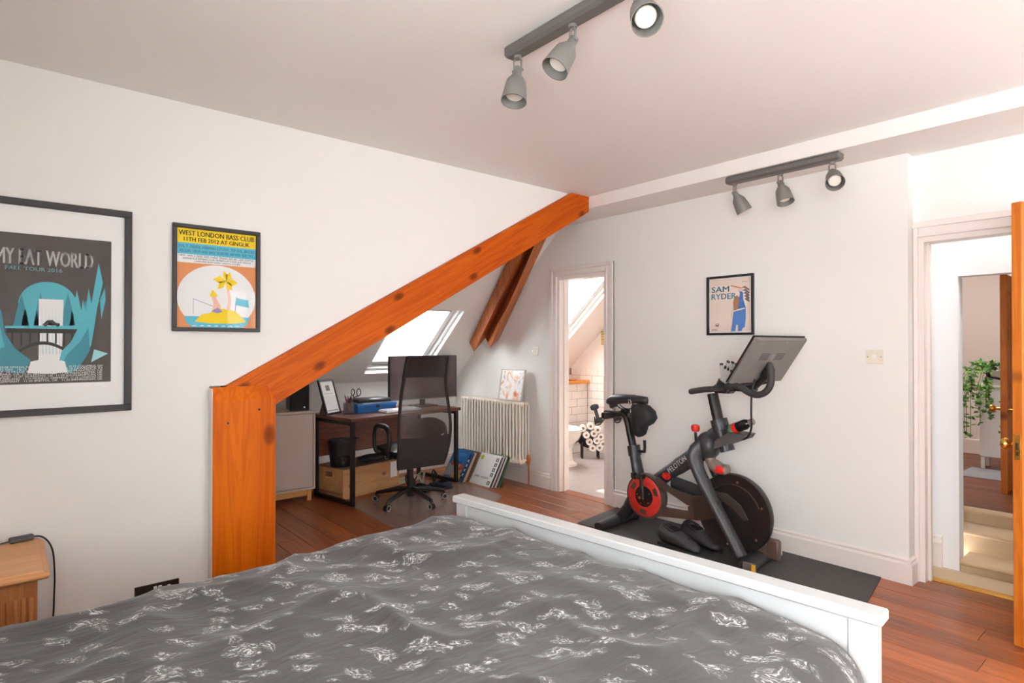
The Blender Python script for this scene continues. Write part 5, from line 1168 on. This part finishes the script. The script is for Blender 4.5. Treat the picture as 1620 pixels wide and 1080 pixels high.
# flywheel
Tf = Matrix.Translation((XC, 2.045, .300)) @ aim((-1, 0, 0))
b = MB(); b.lathe([(.0001, -.02), (.235, -.02), (.254, -.026), (.258, -.015), (.258, .015), (.254, .026), (.235, .02), (.12, .014), (.05, .016), (.0001, .016)], Tf, 56); b.build('flywheel', mat('flywheel_black', (30, 28, 28), .42, var=.2, vscale=5), bk, 40)
b = MB()
for i in range(6): a = i*PI/3+.35; b.lathe([(.0001, .022), (.009, .022), (.009, .0255), (.0001, .0265)], Tf @ Matrix.Translation((.212*math.cos(a), .212*math.sin(a), 0)), 10)
b.build('flywheel_bolts', CHROME, bk, True)
b = MB(); b.tube([Tf @ Vector((.19*math.cos(a), .19*math.sin(a), .021)) for a in [R(20)+i*R(9) for i in range(18)]], .006, 6, flat=.5); b.build('flywheel_groove', mat('groove_bronze', (70, 58, 48), .35), bk, 'all')
b = slab(3.60, 3.612, [(2.16, .43), (2.06, .43), (1.97, .37), (1.92, .29), (1.95, .28), (2.02, .34), (2.10, .38)]); b.build('belt_cover', mat('belt_cover_grey', (62, 56, 52), .4), bk)
b = MB(); b.tube(smoothpath(yz(XC, [(2.23, .66), (2.20, .60), (2.14, .575), (2.085, .575)]), 4), [.04]*4+[.05]*4+[.045]*4+[.03], 14, flat=.8); b.build('brake_shroud', mat('shroud_taupe', (128, 112, 102), .45), bk, 'all')
b = MB(); b.ell((XC-.038, 2.135, .575), (.012, .045, .026)); b.build('brake_light', RED, bk, 'all')
b = MB(); b.cbox((3.70, 1.80, .115), (.05, .08, .13), .012); b.cyl((3.66, 1.86, .09), (3.72, 1.86, .09), .035); b.build('fork_shroud', mat('shroud_brown', (92, 72, 62), .5), bk, True)
# head tube, collar, handlebar post
b = MB(); b.tube(yz(XC, [(2.09, .70), (2.15, .86)]), .06, 14, flat=.7); b.build('head_tube', MATTE, bk, 60)
b = MB(); b.tube(yz(XC, [(2.135, .835), (2.157, .905)]), .066, 14, flat=.8); b.build('bar_collar', MATTE, bk, 60)
b = MB(); b.tube(yz(XC, [(2.15, .86), (2.202, 1.075)]), .046, 12, flat=.7); b.build('bar_post', STEELB, bk, 60)
b = MB()
for i in range(12): t = i/11; b.cbox((XC-.0327, 2.160+.030*t, .925+.12*t), (.001, .004+.004*(i % 2), .003))
b.build('bar_scale', I_WHITE, bk)
b = MB(); b.cyl((XC, 2.09, .868), (XC, 2.055, .873), .008).cbox((XC, 2.04, .873), (.02, .05, .018), .006); b.build('bar_clamp_lever', BLACK, bk, True)
b = MB(); b.cbox((XC, 2.115, 1.112), (.10, .13, .055), .016); b.build('bar_mount', BLACK, bk)
GRIP = mat('handlebar_grip', (50, 49, 49), .6, bump=.2, bscale=200)
for s_ in (-1, 1):
    x1_ = XC+s_*.16; x2_ = XC+s_*.21
    b = MB(); b.tube(smoothpath([(XC+s_*.03, 2.08, 1.125), (x1_, 2.10, 1.12), (x1_+s_*.012, 2.17, 1.112), (x1_+s_*.012, 2.255, 1.095)], 5), .0195, 12); b.ell((x1_+s_*.012, 2.255, 1.095), (.0195, .0195, .0195)); b.build('rear_grip', GRIP, bk, 'all')
    if s_ > 0:
        b = MB(); b.tube(smoothpath([(XC+.03, 2.04, 1.13), (x1_, 2.00, 1.142), (x2_-.02, 1.95, 1.16), (x2_-.01, 1.90, 1.175)], 5), .0205, 12); b.ell((x2_-.01, 1.90, 1.175), (.0205, .0205, .0205)); b.build('drop_bar', GRIP, bk, 'all'); continue
    b = MB(); b.tube(smoothpath([(XC+s_*.03, 2.04, 1.13), (x1_, 2.00, 1.142), (x2_, 1.95, 1.152), (x2_, 1.89, 1.147), (x2_, 1.835, 1.118), (x2_, 1.778, 1.104), (x2_, 1.727, 1.124), (x2_, 1.697, 1.168), (x2_, 1.691, 1.23), (x2_, 1.70, 1.285)], 5), .0205, 12); b.ell((x2_, 1.70, 1.285), (.0205, .0205, .0205)); b.build('drop_bar', GRIP, bk, 'all')
b = MB(); b.cbox((XC, 1.98, 1.12), (.09, .16, .03), .008); b.build('screen_arm', BLACK, bk)
# tilted screen seen from behind
scn = Vector((1.699-1.887, 1.455-1.176)); 
Ts = Matrix.Translation((XC, 1.815, 1.312)) @ Matrix.Rotation(R(-6), 4, 'Z') @ Matrix.Rotation(math.atan2(.188, .279), 4, 'X')
SG = mat('screen_back_grey', (118, 114, 110), .5, var=.12, vscale=12)
ctr = MB().box(-.275, .275, -.018, .010, -.168, .168, .008, T=Ts); scr = ctr.build('screen_shell', SG, bk)
MB().box(-.279, .279, .010, .018, -.172, .172, .003, T=Ts).build('screen_front', BLACK, bk)
MB().box(-.262, .262, .0185, .019, -.15, .155, T=Ts).build('screen_glass', BLACKG, bk)
b = MB()
for u in (-.09, .07):
    for i in range(6): b.box(u-.045, u+.045, -.0188, -.018, .012+i*.009, .017+i*.009, T=Ts)
b.build('speaker_vent', mat('vent_dark', (80, 76, 74), .7), scr)
b = MB()
for i in range(3): b.box(-.018, .012, -.0188, -.018, .02+i*.012, .026+i*.012, T=Ts)
b.box(.05, .058, -.0188, -.018, .135, .147, T=Ts).box(.064, .072, -.0188, -.018, .135, .147, T=Ts); b.build('screen_print', mat('screen_print', (150, 146, 142), .6), scr)
b = MB(); b.box(-.281, -.279, -.005, .003, -.02, .02, T=Ts).box(-.281, -.279, -.005, .003, -.09, -.07, T=Ts); b.build('side_button', CHROME, scr)
b = MB(); b.cbox(Ts @ Vector((0, -.045, -.07)), (.06, .05, .09), .01, T=Ts.to_3x3()); b.tube([Ts @ Vector((0, -.05, -.09)), (XC, 1.90, 1.14), (XC, 1.97, 1.12)], [.02, .022, .024], 10); b.build('screen_hinge', BLACK, bk, True)
b = MB(); b.tube(smoothpath([(3.58, 1.86, 1.19), (3.57, 1.875, 1.10), (3.565, 1.876, .98), (3.58, 1.885, .875), (3.60, 1.93, .81), (3.64, 2.02, .79), (XC, 2.08, .80)], 5), .0065, 7); b.build('screen_cable', BLACK, bk, 'all')
# resistance knob and bottle tray
b = MB(); b.cyl((XC-.01, 2.32, .70), (XC-.01, 2.327, .80), .010).tube(yz(XC-.01, [(2.315, .69), (2.318, .735)]), [.03, .016], 12); b.build('knob_stem', BLACK, bk, True)
b = MB(); b.lathe([(.0001, -.024), (.02, -.024), (.027, -.016), (.030, .004), (.026, .02), (.0001, .026)], Matrix.Translation((XC-.01, 2.328, .83)), 12); b.build('resistance_knob', RED, bk, 30)
b = MB(); b.add([(3.585, 2.15, .715), (3.585, 1.955, .800), (3.585, 1.935, .83), (3.585, 2.045, .835), (3.585, 2.14, .77),
                 (3.735, 2.15, .715), (3.735, 1.955, .800), (3.735, 1.935, .83), (3.735, 2.045, .835), (3.735, 2.14, .77)], [(0, 1, 2, 3, 4), (9, 8, 7, 6, 5), (0, 5, 6, 1), (1, 6, 7, 2), (2, 7, 8, 3), (3, 8, 9, 4), (4, 9, 5, 0)]); b.build('bottle_tray', mat('tray_grey', (84, 80, 78), .5), bk)
# dumbbell rack behind the seat
b = MB(); b.cbox((XC, 3.09, .852), (.20, .05, .05), .008)
for s_ in (-1, 1): b.tube(smoothpath([(XC+s_*.09, 3.07, .845), (XC+s_*.12, 3.10, .79), (XC+s_*.12, 3.15, .78), (XC+s_*.12, 3.16, .84)], 4), .005, 7)
b.build('weight_rack', STEELB, bk, True)
rack_c = [(XC-.115, 'nearer'), (XC+.115, 'far')]
wt = mat('dumbbell_grey', (66, 66, 68), .55)
for (x, nm) in rack_c:
    t = thing('dumbbell', 'small grey dumbbell in the rack behind the saddle, '+('on the bed side' if nm == 'nearer' else 'on the wall side'), 'dumbbell', (x, 3.125, .80), 0)
    p0, p1 = Vector((x-.005, 3.118, .815)), Vector((x, 3.165, .915))
    d = (p1-p0).normalized(); MB().cyl(p0, p1, .014, n=12).build('handle', CHROME if nm == 'far' else wt, t, True)
    for p in (p0, p1): MB().lathe([(.0001, -.018), (.026, -.018), (.034, -.01), (.034, .01), (.026, .018), (.0001, .018)], Matrix.Translation(p) @ aim(d), 14).build('weight_head', wt, t, 40)
# pouch hanging from the saddle
b = MB(); pts = [(2.855, .955), (2.80, .965), (2.74, .955), (2.685, .915), (2.668, .865), (2.70, .82), (2.765, .785), (2.775, .73), (2.80, .712), (2.825, .72), (2.845, .80), (2.86, .88)]
n = len(pts); ce = (sum(p[0] for p in pts)/n, sum(p[1] for p in pts)/n)
rings = []
for (x, k_) in ((3.585, .55), (3.60, .9), (3.625, 1.0), (3.66, 1.0), (3.69, .97), (3.715, .6)): rings.append([Vector((x, ce[0]+(a-ce[0])*k_, ce[1]+(c-ce[1])*k_)) for a, c in pts])
loft(b, rings)
hp = thing('saddle_pouch', 'black fabric pouch strapped under the bike saddle', 'pouch', (3.65, 2.76, .712))
b.build('pouch', mat('pouch_black', (36, 36, 38), .7, bump=.3, bscale=60), hp, 60)
b = MB(); b.tube([(XC+math.cos(a)*.045, 2.845+.02*math.sin(a), .968+math.sin(a)*.052) for a in [2*PI*i/20 for i in range(20)]], .008, 6, closed=True, flat=.5); b.build('strap', BLACK, hp, 'all')
b = MB(); b.tube([(XC-.06, 2.86+math.cos(a)*.012, .975+math.sin(a)*.016) for a in [2*PI*i/14 for i in range(14)]], .003, 6, closed=True); b.build('buckle', CHROME, hp, 'all')
# bottle lying in the tray
bt = thing('drinks_bottle', 'dark drinks bottle with a red band lying in the bike tray', 'bottle', (3.63, 2.0, .83))
ax_ = Vector((0, -.135, .062)).normalized(); T = Matrix.Translation((3.64, 2.055, .848)) @ aim(ax_)
MB().lathe([(.0001, 0), (.03, 0), (.034, .006), (.034, .11), (.026, .13), (.02, .14)], T, 20).build('flask', BLACKG, bt, 50)
MB().lathe([(.0345, .02), (.0352, .022), (.0352, .05), (.0345, .052)], T, 20).build('band', RED, bt, 50)
MB().lathe([(.0345, .002), (.0352, .003), (.0352, .019), (.0345, .02)], T, 20).build('green_band', mat('band_green', (60, 130, 100), .4), bt, 50)
MB().lathe([(.021, .14), (.022, .165), (.018, .172), (.0001, .172)], T, 16).build('cap', mat('cap_silver', (150, 146, 140), .35, .6), bt, 50)
# fingerless glove stuck on the bar mount
gl = thing('cycling_glove', 'white and black fingerless cycling glove propped on the handlebar', 'glove', (3.60, 2.05, 1.14))
Tg = Matrix(((0, 0, -1, 3.585), (-1, 0, 0, 2.075), (0, 1, 0, 1.15), (0, 0, 0, 1))) @ Matrix.Rotation(R(-30), 4, 'Z') @ Matrix.Scale(1.2, 4)
GW = mat('glove_white_knit', (186, 182, 178), .8, bump=.3, bscale=300)
rings = [[Tg @ Vector((math.cos(2*PI*i/14)*wd, v, math.sin(2*PI*i/14)*dp)) for i in range(14)] for (v, wd, dp) in ((-.01, .032, .016), (.03, .036, .017), (.075, .044, .018), (.10, .042, .015))]
b = MB(); loft(b, rings); b.build('palm', GW, gl, 60)
for i in range(4):
    u = -.031+i*.0205; h = (.018, .028, .03, .02)[i]
    f_ = MB(); f_.cyl(Tg @ Vector((u*.95, .09, 0)), Tg @ Vector((u*1.15, .10+h, .004)), .0115, .0105, 10); fo = f_.build('finger', GW, gl, True)
    MB().lathe([(.0001, 0), (.0112, 0), (.0118, .004), (.0118, .009), (.0001, .0085)], Matrix.Translation(Tg @ Vector((u*1.15, .099+h, .004))) @ aim((Tg.to_3x3() @ Vector((u*.2, 1, .03)))), 10).build('finger_cuff', BLACK, fo, True)
    MB().ell(Tg @ Vector((u*1.0, .088, .014)), (.006, .009, .012)).build('knuckle_pad', BLACK, gl, 'all')
b = MB(); b.cyl(Tg @ Vector((-.03, .04, 0)), Tg @ Vector((-.062, .085, .004)), .013, .011, 10); b.build('thumb', GW, gl, True)
b = MB(); b.cyl(Tg @ Vector((-.060, .083, .004)), Tg @ Vector((-.067, .093, .004)), .0118, .0112, 10); b.build('thumb_cuff', BLACK, gl, True)
b = MB(); rr = [[Tg @ Vector((math.cos(2*PI*i/14)*wd, v, math.sin(2*PI*i/14)*dp)) for i in range(14)] for (v, wd, dp) in ((-.035, .038, .02), (.012, .040, .021))]; loft(b, rr); b.build('wrist_strap', BLACK, gl, 60)
# cycling shoes on the mat
CYS = mat('cycling_shoe_black', (62, 63, 66), .5, bump=.25, bscale=90)
for (lb, c, rz) in (('black cycling shoe on the mat nearer the bed', (3.53, 2.37, zm_), R(-97)), ('black cycling shoe on the mat nearer the bike', (3.672, 2.29, zm_), R(-100))):
    t = slipper('cycling_shoe', lb, c, rz, CYS, .31, .056, .15)
    MB().tube([(-.075+.062*math.cos(a), .040*math.sin(a), .128-.022*math.cos(a)) for a in [2*PI*i/20 for i in range(20)]], .009, 8, closed=True).build('collar', mat('shoe_collar', (52, 53, 56), .7), t, 'all', local=True)
    MB().box(-.02, .055, -.014, .014, .088, .112, .008, T=Matrix.Rotation(R(22), 4, 'Y')).build('tongue', BLACK, t, local=True)
    for i in range(3): MB().tube([(-.01+.04*i, -.042, .055-.008*i), (-.01+.04*i, -.02, .088-.016*i), (-.01+.04*i, .02, .088-.016*i), (-.01+.04*i, .042, .055-.008*i)], .006, 6, flat=1.8).build('strap', BLACK, t, True, local=True)
    MB().cbox((.03, -.046, .05), (.03, .004, .012), .001).build('logo_patch', mat('patch_red', (150, 40, 44), .5), t, local=True)
# ------------------------------------------------------------ outside: a neighbour's slate roof seen through the roof windows
def slate_mat():
    m = bpy.data.materials.new('pale_slates'); m.use_nodes = True; nt = m.node_tree; N = nt.nodes.new; L = nt.links.new; p = nt.nodes['Principled BSDF']; p.inputs['Roughness'].default_value = .8
    tc = N('ShaderNodeTexCoord'); mp = N('ShaderNodeMapping'); mp.inputs['Rotation'].default_value = (0, 0, R(45)); mp.inputs['Scale'].default_value = (2.4, 2.4, 2.4); L(tc.outputs['UV'], mp.inputs[0])
    br_ = N('ShaderNodeTexBrick'); br_.offset = 0; br_.inputs['Scale'].default_value = 1; br_.inputs['Mortar Size'].default_value = .02; br_.inputs['Brick Width'].default_value = 1; br_.inputs['Row Height'].default_value = 1
    br_.inputs['Color1'].default_value = lin((204, 206, 208)); br_.inputs['Color2'].default_value = lin((182, 186, 190)); br_.inputs['Mortar'].default_value = lin((140, 144, 150)); L(mp.outputs[0], br_.inputs['Vector']); L(br_.outputs[0], p.inputs['Base Color'])
    return m
nr = MB(); nr.add([(-8, 11, -.5), (9, 11, -.5), (9, 15, 4.2), (-8, 15, 4.2), (-8, 19, -.5), (9, 19, -.5)], [(0, 1, 2, 3), (3, 2, 5, 4), (0, 3, 4), (1, 5, 2)])
nro = nr.build('neighbour_roof', slate_mat(), label='pale slate roof outside beyond the roof windows', cat='roof')
uv = nro.data.uv_layers.new(name='UVMap')
for lp_ in nro.data.loops:
    v = nro.data.vertices[lp_.vertex_index].co; uv.data[lp_.index].uv = (v.x, v.z*1.3)
